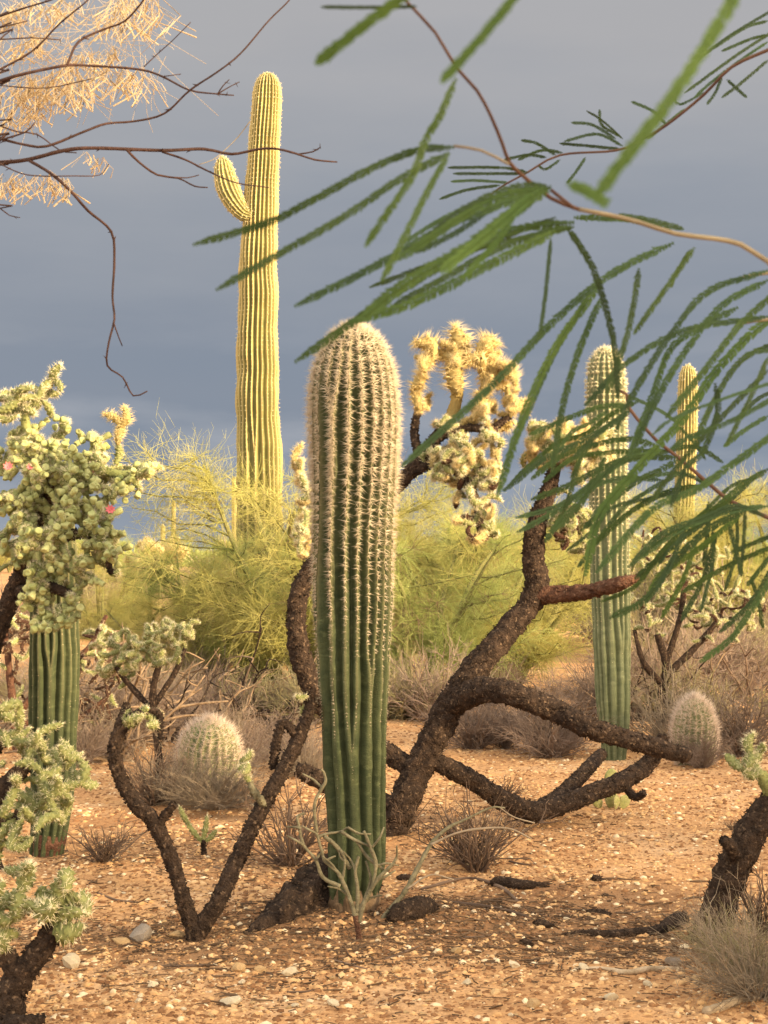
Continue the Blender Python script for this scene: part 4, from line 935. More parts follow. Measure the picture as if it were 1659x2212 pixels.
# ------------------------------------------------------------------ dry shrubs
def shrub_mesh(name, seed, n1=70, h=.5, spread=.8, w=.0028, n2=5, mat_='dry', curl=.25, up=.55):
    r = np.random.default_rng(seed)
    K = 6; t = np.linspace(0, 1, K)
    d = rdir(n1, r); d[:, 2] = np.abs(d[:, 2]) * .8 + up; d[:, :2] *= spread; d /= np.linalg.norm(d, axis=1)[:, None]
    L = h * r.uniform(.5, 1.1, n1)
    b = r.normal(size=(n1, 3)) * .02 * h * 2; b[:, 2] = -.02
    PT = b[:, None] + d[:, None] * L[:, None, None] * t[None, :, None]
    PT += r.normal(size=(n1, 1, 3)) * curl * h * (t ** 2)[None, :, None] * .5 + r.normal(size=(n1, K, 3)) * .02 * h * t[None, :, None]
    g = Geo(); V, f = prisms(PT, (w * 1.3 * (1 - .75 * t))[None] * r.uniform(.6, 1.4, n1)[:, None]); g.add(V, f)
    m = n1 * n2
    i = r.integers(0, n1, m); k = r.integers(1, K - 1, m)
    st = PT[i, k]
    d2 = d[i] + rdir(m, r) * .75; d2 /= np.linalg.norm(d2, axis=1)[:, None]
    L2 = h * r.uniform(.12, .4, m); K2 = 4; t2 = np.linspace(0, 1, K2)
    P2 = st[:, None] + d2[:, None] * L2[:, None, None] * t2[None, :, None] + r.normal(size=(m, K2, 3)) * .03 * h * t2[None, :, None]
    V, f = prisms(P2, (w * .7 * (1 - .7 * t2))[None].repeat(m, 0)); g.add(V, f)
    m2 = m
    i = r.integers(0, m, m2); st = P2[i, r.integers(1, K2, m2)]
    d3 = d2[i] + rdir(m2, r) * .9; d3 /= np.linalg.norm(d3, axis=1)[:, None]
    P3 = st[:, None] + d3[:, None] * (h * r.uniform(.06, .18, m2))[:, None, None] * np.linspace(0, 1, 3)[None, :, None]
    V, f = prisms(P3, np.repeat((w * .45 * np.array([1, .8, .3]))[None], m2, 0)); g.add(V, f)
    return g.mesh(name, mat_)
S_open = [shrub_mesh('dry_shrub', 600 + i, 34, .30, .9, .0042, 4, 'dry', .3, .5) for i in range(3)]
S_dense = [shrub_mesh('dry_shrub', 610 + i, 70, .55, 1.0, .0042, 8, 'drymauve') for i in range(3)]
S_grey = [shrub_mesh('dry_shrub', 620 + i, 90, .55, 1.1, .0026, 8, 'drygrey', up=.4) for i in range(3)]
S_far = [shrub_mesh('dry_shrub', 630 + i, 90, .8, 1.1, .006, 8, ['drymauve', 'drygrey', 'drygreen'][i], up=.45) for i in range(3)]
S_brush = shrub_mesh('dry_shrub', 640, 120, .5, 1.0, .0022, 10, 'drygreen', up=.5)
def shrub(me, px, py, s, label, group=None, sy=None):
    g = G(px, py)
    return obj('dry_shrub', me, None, (g[0], g[1], g[2]), label, 'shrub', group, rot=(0, 0, random.random() * 6.28), scale=(s, s, sy or s))
shrub(S_open[0], 225, 1875, 1.0, 'small spreading leafless shrub below the low straw-jointed cholla', None, .75)
shrub(S_open[1], 630, 1875, 1.35, 'leafless dark shrub between the forked stem and the stout saguaro')
shrub(S_open[2], 1035, 1878, 1.3, 'upright leafless dark shrub right of the dead bleached stem')
shrub(S_open[0], 1005, 1860, 1.2, 'upright leafless dark shrub touching the dead bleached stem')
shrub(S_open[1], 872, 1800, .75, 'little leafless shrub at the foot of the half fallen cholla')
shrub(S_open[1], 330, 1742, 1.25, 'tall wispy leafless shrub left of the pink-spined barrel cactus')
shrub(S_grey[0], 455, 1745, .95, 'dense grey brush tangled around the pink-spined barrel cactus', None, .7)
shrub(S_grey[2], 470, 1752, .85, 'grey twiggy brush in front of the pink-spined barrel cactus', None, .55)
shrub(S_grey[1], 375, 1735, .8, 'grey brush between the barrel cactus and the forked stem')
shrub(S_dense[0], 1190, 1628, 1.0, 'grey brown brush under the arching bare limb', None, .9)
shrub(S_open[2], 1085, 1730, .9, 'low twiggy shrub tucked behind the fallen cholla limb', None, .5)
shrub(S_dense[1], 1600, 1625, 1.2, 'brown brush right of the pale-crowned barrel cactus')
shrub(S_dense[2], 1515, 1660, .6, 'dark low brush at the foot of the pale-crowned barrel cactus')
shrub(S_brush, 1625, 2130, .6, 'olive grey fine brush in front of the leaning trunk foot', None, .5)
bg_ = shrub(S_grey[2], 1640, 2175, .75, 'silvery grey brush at the foot of the thick leaning trunk', None, .7)
shrub(S_grey[0], 1575, 2090, .45, 'small silvery brush touching the leaning trunk')
shrub(S_open[0], 1650, 2010, 1.0, 'leafless dark twigs behind the silvery brush', None, 1.2)
shrub(S_open[0], 1585, 1795, .3, 'tiny dead shrub on open sand near the leaning trunk')
fl = 'brown leafless brush in the scrub belt before the palo verdes'
rr = random.Random(4)
for k in range(58):
    py = rr.choice([rr.uniform(1500, 1560), rr.uniform(1530, 1620)]); px = rr.uniform(-60, 1700)
    if 1480 < px and py > 1560: continue
    if 1240 < px < 1420 and py > 1560: continue
    shrub(rr.choice(S_dense + S_far), px, py, rr.uniform(.45, .95), fl, 'brush belt', None)
for k in range(22):
    px = rr.uniform(1340, 1720); py = rr.uniform(1425, 1520)
    shrub(rr.choice(S_dense + S_far), px, py, rr.uniform(.7, 1.2), 'brown brush behind the dark trunked drooping cholla', 'brush behind the drooping cholla', None)
for k in range(14):
    px = rr.uniform(150, 700); py = rr.uniform(1585, 1690)
    shrub(rr.choice(S_dense + S_grey), px, py, rr.uniform(.5, .9), 'grey brown brush on the ground between the dark green and stout saguaros', 'middle brush', None)

# ------------------------------------------------------------------ palo verde
def palo(seed, ht=2.6, wd=2.2, n=7000, mat_='palo', w=.0022):
    r = np.random.default_rng(seed)
    T = thing('palo_verde', 'palo verde', 'tree', (0, 0, 0))
    ends = []
    g = Geo()
    for k in range(6):
        a = k * 1.05 + r.normal() * .3; d = np.array([math.cos(a), math.sin(a), 0])
        pts = [[0, 0, -.05], d * .12 * wd + [0, 0, .22 * ht], d * .26 * wd + [0, 0, .5 * ht] + r.normal(size=3) * .08, d * r.uniform(.3, .42) * wd + [0, 0, r.uniform(.6, .85) * ht]]
        V, f, p, *_ = tube(pts, [.06, .045, .028, .01], .08, 8, .05, 8, seed + k); g.add(V, f)
        ends += list(p[len(p) // 5:])
    obj('trunk', g.mesh('trunk', 'palobark'), T)
    ends = np.array(ends)
    nb = 90
    st = ends[r.integers(0, len(ends), nb)]
    d = st * [1, 1, 0] ; d /= np.linalg.norm(d, axis=1)[:, None] + 1e-6
    d = d * .7 + rdir(nb, r) * .8; d[:, 2] = np.abs(d[:, 2]) * .5 + .12
    K = 5; t = np.linspace(0, 1, K)
    L = r.uniform(.35, .95, nb) * ht * .35
    BR = st[:, None] + d[:, None] * L[:, None, None] * t[None, :, None] + r.normal(size=(nb, K, 3)) * .03
    V, f = prisms(BR, (.011 * (1 - .7 * t))[None].repeat(nb, 0), 4)
    obj('branchwork', Geo().add(V, f).mesh('branchwork', 'palobark'), T, kind='stuff')
    # feathery twigs
    i = r.integers(0, nb, n); k = r.integers(1, K, n)
    fr = r.random((n, 1)); kk = np.maximum(k - 1, 0)
    s = BR[i, k] * fr + BR[i, kk] * (1 - fr)
    dd = d[i] / np.linalg.norm(d[i], axis=1)[:, None] * .55 + rdir(n, r) * .95; dd[:, 2] += .12
    dd /= np.linalg.norm(dd, axis=1)[:, None]
    L = r.uniform(.12, .42, n); K2 = 5; t2 = np.linspace(0, 1, K2)
    bow = rdir(n, r); bow[:, 2] -= .35
    PT = s[:, None] + dd[:, None] * L[:, None, None] * t2[None, :, None] + bow[:, None] * (L * .5)[:, None, None] * (t2 ** 2)[None, :, None]
    V, f = prisms(PT, (w * (1 - .6 * t2))[None] * r.uniform(.6, 1.2, n)[:, None])
    gc = Geo().add(V, f)
    m = n * 2
    i = r.integers(0, n, m); s = PT[i, r.integers(1, K2, m)]
    d3 = dd[i] + rdir(m, r) * .8; d3 /= np.linalg.norm(d3, axis=1)[:, None]
    P3 = s[:, None] + d3[:, None] * r.uniform(.04, .20, m)[:, None, None] * np.linspace(0, 1, 3)[None, :, None]
    V, f = prisms(P3, np.repeat((w * .6 * np.array([1, .8, .4]))[None], m, 0)); gc.add(V, f)
    sel = r.integers(0, nb, 14)                  # a few dead grey sprays
    m = 700; i = sel[r.integers(0, 14, m)]; s = BR[i, r.integers(1, K, m)]
    d4 = rdir(m, r); L4 = r.uniform(.1, .35, m); b4_ = rdir(m, r)
    P4 = s[:, None] + d4[:, None] * L4[:, None, None] * t2[None, :, None] + b4_[:, None] * (L4 * .4)[:, None, None] * (t2 ** 2)[None, :, None]
    V, f = prisms(P4, (w * 1.1 * (1 - .6 * t2))[None].repeat(m, 0)); gc.add(V, f, 1)
    obj('crown', gc.mesh('crown', [mat_, 'dead']), T, kind='stuff')
    return T
pv = [palo(700, 3.0, 2.6, 7500, 'palo'), palo(701, 2.8, 2.8, 7500, 'palo2'), palo(702, 2.4, 2.6, 6500, 'palo')]
used = [False] * 3
def put_palo(i, px, py, s, label, group=None):
    g = G(px, py)
    if not used[i]:
        used[i] = True; o = pv[i]; o.location = g; o.scale = (s, s, s); o['label'] = label
        if group: o['group'] = group
        o.rotation_euler = (0, 0, px * .01)
        return o
    o = copytree(pv[i], g, px * .013, s, label)
    if group: o['group'] = group
    elif 'group' in o: del o['group']
    return o
put_palo(0, 668, 1512, 1.04, 'yellow green palo verde whose crown veils the tall saguaro trunk')
put_palo(1, 480, 1500, .74, 'green feathery palo verde left of the tall saguaro')
put_palo(2, 345, 1498, .6, 'low yellowish palo verde behind the low straw-jointed cholla')
put_palo(1, 900, 1525, .80, 'feathery green palo verde directly behind the stout saguaro')
put_palo(0, 1010, 1500, .86, 'yellow palo verde under the golden cholla crown')
put_palo(2, 1110, 1490, .9, 'yellow palo verde behind the rising cholla trunk')
put_palo(2, 720, 1480, .85, 'palo verde mostly hidden behind the stout saguaro')
put_palo(0, 1580, 1420, 1.0, 'yellow palo verde beyond the slim distant saguaro')
put_palo(1, 1680, 1400, 1.1, 'green palo verde beyond the drooping cholla')
put_palo(1, 1400, 1400, .9, 'green palo verde behind the medium saguaro')
put_palo(0, 220, 1410, .62, 'yellow palo verde behind the chain fruit cholla')
rp = random.Random(12)
for k in range(46):
    Y = 32 * (4.2 ** rp.random()); px = rp.uniform(-150, 1800)
    put_palo(rp.randrange(3), px, HZ + F * H / Y, rp.uniform(.6, 1.0) * (1.0 if not 230 < px < 520 else .55), 'distant palo verde in the scrub towards the horizon', 'distant palo verdes')
for k in range(40):
    Y = 22 * (5 ** rp.random()); px = rp.uniform(-100, 1750)
    shrub(rp.choice(S_far), px, HZ + F * H / Y, rp.uniform(1.2, 2.2), 'distant grey brown bush in the scrub towards the horizon', 'distant brush')
def far_scrub():
    r = np.random.default_rng(40)
    g = Geo(); n = 900
    Y = 110 * 4.5 ** r.random(n); X = (r.random(n) * 2 - 1) * .42 * Y
    m = 60
    c = np.stack([X, Y, gz(X, Y)], 1)
    hgt = r.uniform(.8, 2.6, n)
    d = rdir(n * m, r).reshape(n, m, 3); d[..., 2] = np.abs(d[..., 2]) * .9 + .2
    b = c[:, None] + d * (r.random((n, m, 1)) * .55) * hgt[:, None, None]
    PT = b[:, :, None] + d[:, :, None] * hgt[:, None, None, None] * .45 * np.array([0, .5, 1])[:, None]
    V, f = prisms(PT.reshape(-1, 3, 3), np.repeat(np.array([[.05, .05, .015]]), n * m, 0))
    g.add(V, f)
    obj('far_scrub', g.mesh('far_scrub', 'palo2'), label='far desert scrub merging into the horizon', cat='scrub', kind='stuff')
far_scrub()

# ------------------------------------------------------------------ overhanging mesquite (right) and bare shrub (upper left)
mtb = np.array([1.15, .95, g1(1.15, .95)])
MT = thing('mesquite_tree', 'mesquite with long drooping green leaves overhanging the view', 'tree', mtb)
V, f, *_ = tube([[1.15, .95, mtb[2] - .1], [1.12, .95, .6], [1.05, .97, 1.2], [.98, .95, 1.75], [.95, .8, 2.4]], [.07, .06, .05, .04, .02], .03, 16, .15, 12, 2)
obj('trunk', Geo().add(V, f).mesh('trunk', 'bark', mtb), MT)
def stem(pts, dep, w0, w1, mat_='stem', join=None):
    c = [P(a, b, dep if np.isscalar(dep) else dep[0] + (dep[1] - dep[0]) * q / (len(pts) - 1)) for q, (a, b) in enumerate(pts)]
    n = len(c); wd = [(w0 + (w1 - w0) * q / (n - 1)) / F * (dep if np.isscalar(dep) else dep[0]) for q in range(n)]
    if join is not None:
        c = [np.asarray(join, float), (np.asarray(join) + c[0]) / 2 + [0, 0, .03]] + c; wd = [wd[0] * 2, wd[0] * 1.5] + wd
    V, f, *_ = tube(c, wd, .008, 8, .08, 90, int(w0 * 7))
    obj('branch', Geo().add(V, f).mesh('branch', mat_, mtb), MT)
def pinna(pts, dep, hw, bright=False, seed=0, dens=1.0, flat=None, world=False):
    """one leaf: a thin axis carrying two rows of small overlapping leaflets"""
    r = np.random.default_rng(seed)
    dp = (dep, dep) if np.isscalar(dep) else dep
    c = np.array(pts) if world else np.array([P(a, b, dp[0] + (dp[1] - dp[0]) * q / (len(pts) - 1)) for q, (a, b) in enumerate(pts)])
    w = hw * 1.25 / F * (dp[0] + dp[1]) / 2
    p, _ = resample(c, np.ones(len(c)), w * .46 / dens)
    T, U, B = frames(p)
    n = len(p)
    g = Geo()
    V, f = prisms(p[None, ::2], np.full((1, len(p[::2])), w * .10)); g.add(V, f)
    view = p - np.array([0, 0, H]); view /= np.linalg.norm(view, axis=1)[:, None]
    S = np.cross(T, view); S /= np.linalg.norm(S, axis=1)[:, None] + 1e-9
    ang = r.normal() * .35 if flat is None else flat
    S = S * math.cos(ang) + view * math.sin(ang)
    t = np.linspace(0, 1, n); env = np.clip(np.minimum(t * 14, (1 - t) * 8) + .35, 0, 1)
    for sgn in (-1, 1):
        L = w * env * r.uniform(.85, 1.15, n)
        d = S * sgn * r.uniform(.62, .8, n)[:, None] + T * r.uniform(.65, .9, n)[:, None] + rdir(n, r) * .10
        d /= np.linalg.norm(d, axis=1)[:, None]
        side = np.cross(d, np.cross(T, S)); side /= np.linalg.norm(side, axis=1)[:, None] + 1e-9
        hwid = w * .27
        tip = p + d * L[:, None]
        q = np.stack([p, p + d * (L * .35)[:, None] + side * hwid, tip, p + d * (L * .55)[:, None] - side * hwid], 1)
        q += rdir(n, r)[:, None] * w * .015
        g.add(q.reshape(-1, 3), np.arange(n * 4).reshape(-1, 4))
    obj('leaf', g.mesh('leaf', 'leaf_bright' if bright else 'leaf', mtb, smooth=False), MT)
J1, J2, J3 = [.98, .95, 1.7], [1.0, .96, 1.55], [.96, .9, 2.1]
S1p = [(1659, 565), (1600, 528), (1540, 515), (1460, 505), (1380, 480), (1320, 465), (1250, 452), (1190, 428), (1130, 380), (1100, 350), (1085, 310), (1060, 250), (1030, 195), (985, 145), (940, 70), (880, 5), (850, -40)]
stem([(1900, 700)] + S1p[:7], .82, 6, 5, 'stem', J1)
stem(S1p[6:], (.82, .70), 4.5, 2.6, 'stem_red')
stem([(1190, 410), (1240, 450)], .8, 4, 4, 'stem_red'); stem([(980, 315), (1040, 325), (1100, 355)], .76, 3, 3, 'stem')
near = [([(1600, -40), (1560, 40), (1450, 210), (1370, 315), (1285, 425)], .36, 19), ([(1130, -30), (1040, 80), (955, 175)], .40, 14), ([(900, -30), (780, 60), (685, 135)], .44, 16), ([(900, 14), (800, 16), (695, 15)], .60, 5),
        ([(1225, 395), (1260, 410), (1310, 440)], .42, 16)]
for k, (pl, dp, hw) in enumerate(near): pinna(pl, dp, hw, k < 3 or k == 4, 800 + k, flat=.2, dens=1.5)
stem([(1900, -250), (1600, -60), (1300, -100), (1130, -40), (900, -45), (850, -40)], (.38, .46), 3, 2, 'stem', [.96, .9, 2.1])
A_ = [([(980, 318), (900, 325), (800, 365), (680, 430), (580, 480), (420, 528)], .72, 11, 0), ([(970, 330), (860, 390), (740, 470), (600, 550), (470, 625)], .70, 11, 0), ([(985, 170), (950, 250), (920, 300), (890, 380), (830, 470), (790, 530)], .62, 12, 1), ([(970, 330), (920, 420), (870, 520), (825, 605)], .66, 10, 1),
      ([(1190, 405), (1060, 450), (960, 490), (800, 580), (640, 660)], .74, 13, 0), ([(1170, 410), (1080, 480), (1000, 540), (880, 610), (780, 690)], .68, 18, 1), ([(1240, 480), (1100, 500), (960, 570), (830, 650), (640, 780)], .80, 12, 0), ([(1200, 500), (1080, 560), (900, 650), (760, 695)], .74, 14, 1), ([(1150, 420), (1060, 500), (955, 585)], .66, 15, 1),
      ([(1190, 405), (1130, 405), (1060, 425), (980, 470), (900, 540)], .72, 14, 0), ([(1240, 490), (1100, 520), (1000, 545), (880, 590), (800, 620)], .86, 8, 0), ([(1030, 440), (960, 470), (870, 525)], .85, 7, 0)]
for k, (pl, dp, hw, br) in enumerate(A_): pinna(pl, dp, hw, br, 820 + k)
for k, (pl, dp, hw, br) in enumerate([([(1180, 408), (1100, 420), (1020, 455), (950, 500), (860, 560)], .70, 12, 1), ([(1185, 412), (1110, 455), (1040, 520), (960, 575)], .72, 13, 1), ([(1160, 415), (1080, 440), (990, 500), (900, 545)], .76, 10, 0), ([(1235, 490), (1150, 510), (1060, 545), (960, 600), (850, 660)], .78, 10, 0), ([(1200, 470), (1120, 500), (1040, 535), (950, 560)], .82, 9, 0), ([(1170, 410), (1120, 450), (1075, 520), (1000, 600)], .69, 10, 1)]): pinna(pl, dp, hw, br, 1400 + k)
Dg = [[(1500, 535), (1440, 620), (1370, 720)], [(1225, 490), (1285, 590), (1325, 737), (1335, 860)], [(1190, 515), (1180, 620), (1165, 735)], [(1455, 525), (1370, 565), (1295, 610), (1190, 700), (1060, 835), (870, 1005)], [(1380, 580), (1370, 650), (1350, 740), (1310, 850)], [(1300, 610), (1200, 750), (1130, 900), (1075, 1070)],
      [(1300, 640), (1250, 760), (1215, 880), (1193, 1015)], [(1330, 465), (1400, 475), (1475, 495)], [(1240, 470), (1320, 472), (1380, 478), (1450, 500)], [(1270, 640), (1200, 760), (1150, 870), (1110, 960)], [(1490, 540), (1460, 590), (1450, 620)]]
for k, pl in enumerate(Dg): pinna(pl, .86 + .02 * k, [9, 10, 6, 12, 9, 11, 10, 8, 9, 8, 6][k], k in (5,), 840 + k)
stem([(1900, 640), (1760, 600), (1659, 590), (1600, 600)], 1.0, 5, 3, 'stem', J2)
stem([(1900, 760), (1760, 700), (1659, 690), (1600, 700)], 1.05, 5, 3, 'stem', J2)
E_ = [[(1659, 585), (1530, 630), (1455, 715), (1380, 830), (1330, 930)], [(1659, 605), (1560, 660), (1480, 760), (1420, 860), (1360, 985)], [(1659, 684), (1480, 714), (1354, 784), (1265, 874)], [(1594, 664), (1500, 714), (1445, 760), (1410, 854), (1375, 944), (1360, 984)], [(1680, 680), (1625, 719), (1545, 804), (1475, 904), (1380, 1009), (1295, 1114), (1265, 1240)],
      [(1690, 820), (1570, 859), (1455, 904), (1410, 939)], [(1690, 850), (1580, 909), (1490, 944), (1450, 969)], [(1545, 828), (1550, 888), (1520, 973), (1480, 1013), (1450, 1093)], [(1690, 925), (1580, 1004), (1500, 1059), (1405, 1104), (1290, 1234)], [(1690, 735), (1600, 780), (1540, 870), (1500, 960)], [(1690, 755), (1640, 760), (1610, 765)], [(1690, 620), (1600, 700), (1530, 790), (1440, 900)], [(1660, 770), (1620, 860), (1570, 960)], [(1659, 800), (1560, 900), (1470, 1000), (1400, 1090)]]
for k, pl in enumerate(E_): pinna(pl, .95 + .03 * (k % 5), [11, 11, 10, 10, 13, 8, 8, 9, 11, 9, 6, 10, 8, 8][k], k in (4,), 860 + k)
stem([(1800, 1200), (1720, 1150), (1659, 1118), (1580, 1083), (1535, 1048), (1465, 988), (1415, 948), (1360, 883), (1354, 853), (1330, 840)], (1.35, 1.3), 5, 3, 'stem_red', [1.04, .97, 1.3])
def c4(pl): return [(829.5 + .5 * a, 663.6 + .5 * b) for a, b in pl]
F_ = [[(1060, 425), (940, 430), (820, 470), (630, 550)], [(1060, 450), (960, 520), (830, 590), (700, 650), (520, 790)], [(1180, 600), (1060, 570), (930, 590), (770, 640), (640, 740)], [(1270, 650), (1100, 650), (950, 690), (800, 770), (640, 830)], [(1200, 620), (1050, 660), (900, 760), (760, 870), (580, 970)], [(1410, 770), (1290, 720), (1150, 730), (1000, 760)],
      [(1410, 770), (1250, 790), (1100, 860), (1010, 930), (900, 1030)], [(1130, 600), (1000, 680), (880, 800), (740, 950), (700, 1010)], [(900, 560), (830, 700), (790, 850), (720, 980)], [(1640, 900), (1520, 860), (1380, 910), (1200, 980), (1060, 1120)], [(1560, 880), (1400, 960), (1250, 1100), (1130, 1260), (980, 1340)], [(1540, 900), (1350, 1050), (1200, 1150), (1130, 1270)], [(1350, 1000), (1290, 1180), (1200, 1340)],
      [(1420, 950), (1420, 1100), (1370, 1310)], [(1490, 940), (1520, 1050), (1545, 1160)], [(1560, 880), (1555, 1000), (1540, 1150)], [(1690, 980), (1500, 1060)], [(1690, 1030), (1500, 1110), (1290, 1230)], [(1690, 1150), (1590, 1300), (1500, 1430), (1370, 1530)], [(1690, 1050), (1570, 1200)], [(1270, 500), (1180, 440), (1050, 380)], [(1390, 660), (1350, 600), (1280, 520)], [(1060, 460), (980, 500), (900, 570), (820, 650)],
      [(1190, 600), (1100, 680), (1000, 800), (900, 900)], [(1270, 660), (1200, 700), (1080, 760), (960, 860), (860, 960)], [(1659, 470), (1560, 530), (1470, 600)], [(1659, 700), (1560, 760), (1450, 850), (1330, 960)], [(1500, 850), (1380, 930), (1270, 1010), (1180, 1090), (1090, 1170)], [(1300, 960), (1240, 1100), (1180, 1220)], [(960, 640), (900, 760), (850, 850), (760, 950)], [(1659, 860), (1500, 880), (1350, 930), (1230, 990), (1100, 1090)]]
for k, pl in enumerate(F_): pinna(c4(pl), 1.18 + .03 * (k % 7), [8, 9, 9, 9, 9, 7, 9, 9, 8, 9, 11, 9, 8, 8, 7, 6, 7, 8, 9, 7, 5, 5, 7, 9, 9, 7, 9, 10, 8, 8, 9][k], k in (11, 12), 900 + k)
rz = np.random.default_rng(19)
for k, pl in enumerate(F_[:20] + F_[22:]):
    if rz.random() < .45: continue
    ox, oy = rz.normal() * 45, rz.normal() * 40
    q = [(a + ox, b + oy + rz.normal() * 6) for a, b in c4(pl)]
    pinna(q, 1.32 + .04 * (k % 5), rz.uniform(5.5, 8), False, 1200 + k)
# dark small-leaved twig, upper right
stem([(1900, 30), (1750, 70), (1659, 108), (1580, 145), (1520, 205), (1440, 270), (1390, 300), (1330, 325), (1210, 335), (1140, 372), (1085, 402), (1060, 420)], (1.3, 1.45), 4.2, 2, 'stem_red', J3)
C_ = [[(1690, 10), (1580, 75), (1505, 132)], [(1690, 55), (1590, 120), (1480, 200)], [(1659, 90), (1600, 130), (1540, 175), (1500, 210)], [(1659, 75), (1620, 85), (1560, 110)], [(1520, 200), (1470, 225), (1450, 205)], [(1440, 270), (1410, 240), (1365, 220)], [(1560, 165), (1545, 200), (1528, 225)], [(1570, 172), (1590, 190), (1612, 210)], [(1345, 300), (1300, 260), (1268, 240)], [(1340, 295), (1300, 270), (1295, 238)], [(1330, 300), (1280, 270), (1235, 265)],
      [(1345, 315), (1290, 290), (1220, 305)], [(1340, 322), (1270, 315), (1210, 310)], [(1200, 335), (1160, 310), (1127, 303)], [(1215, 330), (1170, 325), (1120, 345)], [(1140, 372), (1080, 362), (968, 362)], [(1135, 375), (1060, 375), (980, 375)], [(1100, 395), (1030, 390), (975, 392)], [(1265, 340), (1245, 370), (1225, 395)], [(1210, 345), (1180, 365), (1165, 360)], [(1080, 400), (1010, 410), (950, 430)], [(1180, 340), (1140, 335), (1090, 345)], [(1659, 130), (1600, 180), (1560, 210)], [(1480, 235), (1430, 275), (1400, 300)], [(1659, 45), (1610, 60), (1540, 105)]]
for k, pl in enumerate(C_): pinna(pl, 1.4 + .02 * (k % 5), 4.5, False, 950 + k)

# the same boughs go on leafy out to the trunk
rl = np.random.default_rng(23)
for j, (jn, px, py, dp) in enumerate([(J1, 1900, 700, .82), (J2, 1900, 640, 1.0), (J2, 1900, 760, 1.05), ([1.04, .97, 1.3], 1800, 1200, 1.35), (J3, 1900, 30, 1.3), ([.96, .9, 2.1], 1900, -250, .38)]):
    a_, b_ = np.asarray(jn, float), P(px, py, dp)
    for k in range(11):
        u = rl.uniform(.12, .98); p0 = a_ * (1 - u) + b_ * u + [0, 0, .03 * math.sin(u * 3.14)]
        d_ = np.array([rl.normal() * .6 - .2, rl.normal() * .6, -rl.uniform(.3, 1.1)]); d_ /= np.linalg.norm(d_); L_ = rl.uniform(.08, .15)
        p1 = p0 + d_ * L_ * .5 + [0, 0, .01]; p2 = p0 + d_ * L_ - [0, 0, .012]
        if min(p[0] - .235 * p[1] for p in (p0, p1, p2)) < .02: continue
        pinna([p0, p1, p2], 1.0, rl.uniform(8, 12), False, 1500 + j * 20 + k, world=True)
# bare shrub with dry tufts, upper left
btb = np.array([-1.55, 1.9, g1(-1.55, 1.9)])
BT = thing('bare_shrub', 'leafless dark-twigged tree with dry blond tufts hanging overhead', 'tree', btb)
V, f, *_ = tube([[-1.55, 1.9, btb[2] - .1], [-1.5, 1.9, .8], [-1.35, 1.9, 1.5], [-1.1, 1.9, 1.95]], [.05, .04, .032, .024], .03, 14, .15, 14, 5)
obj('trunk', Geo().add(V, f).mesh('trunk', 'twig', btb), BT)
DT = 1.85
def twig(pts, w0, w1, k, join=False, dep=DT, mat_='twig', nodes=True):
    c = [P(a, b, dep + .02 * math.sin(q + k)) for q, (a, b) in enumerate(pts)]; n = len(c)
    wd = [(w0 + (w1 - w0) * q / (n - 1)) / F * dep for q in range(n)]
    if join: c = [np.array([-1.12, 1.9, 1.92]), np.array([-.8, 1.88, 1.9 + .25 * (c[0][2] - 1.9)])] + c; wd = [wd[0] * 2, wd[0] * 1.4] + wd
    V, f, p, r_, T_ = tube(c, wd, .008, 7, .15, 120, k)
    g = Geo().add(V, f)
    if nodes:                                    # buds
        rr = np.random.default_rng(k); m = max(2, len(p) // 7); i = rr.integers(0, len(p), m)
        d = rdir(m, rr)
        Vc, fc = cones(p[i], d, r_[i] * 1.6 + .005, r_[i] * 1.1); g.add(Vc, fc)
        Vc, fc = cones(p[i], -d, r_[i] * 1.0 + .002, r_[i] * .9); g.add(Vc, fc)
    obj('branch', g.mesh('branch', mat_, btb), BT)
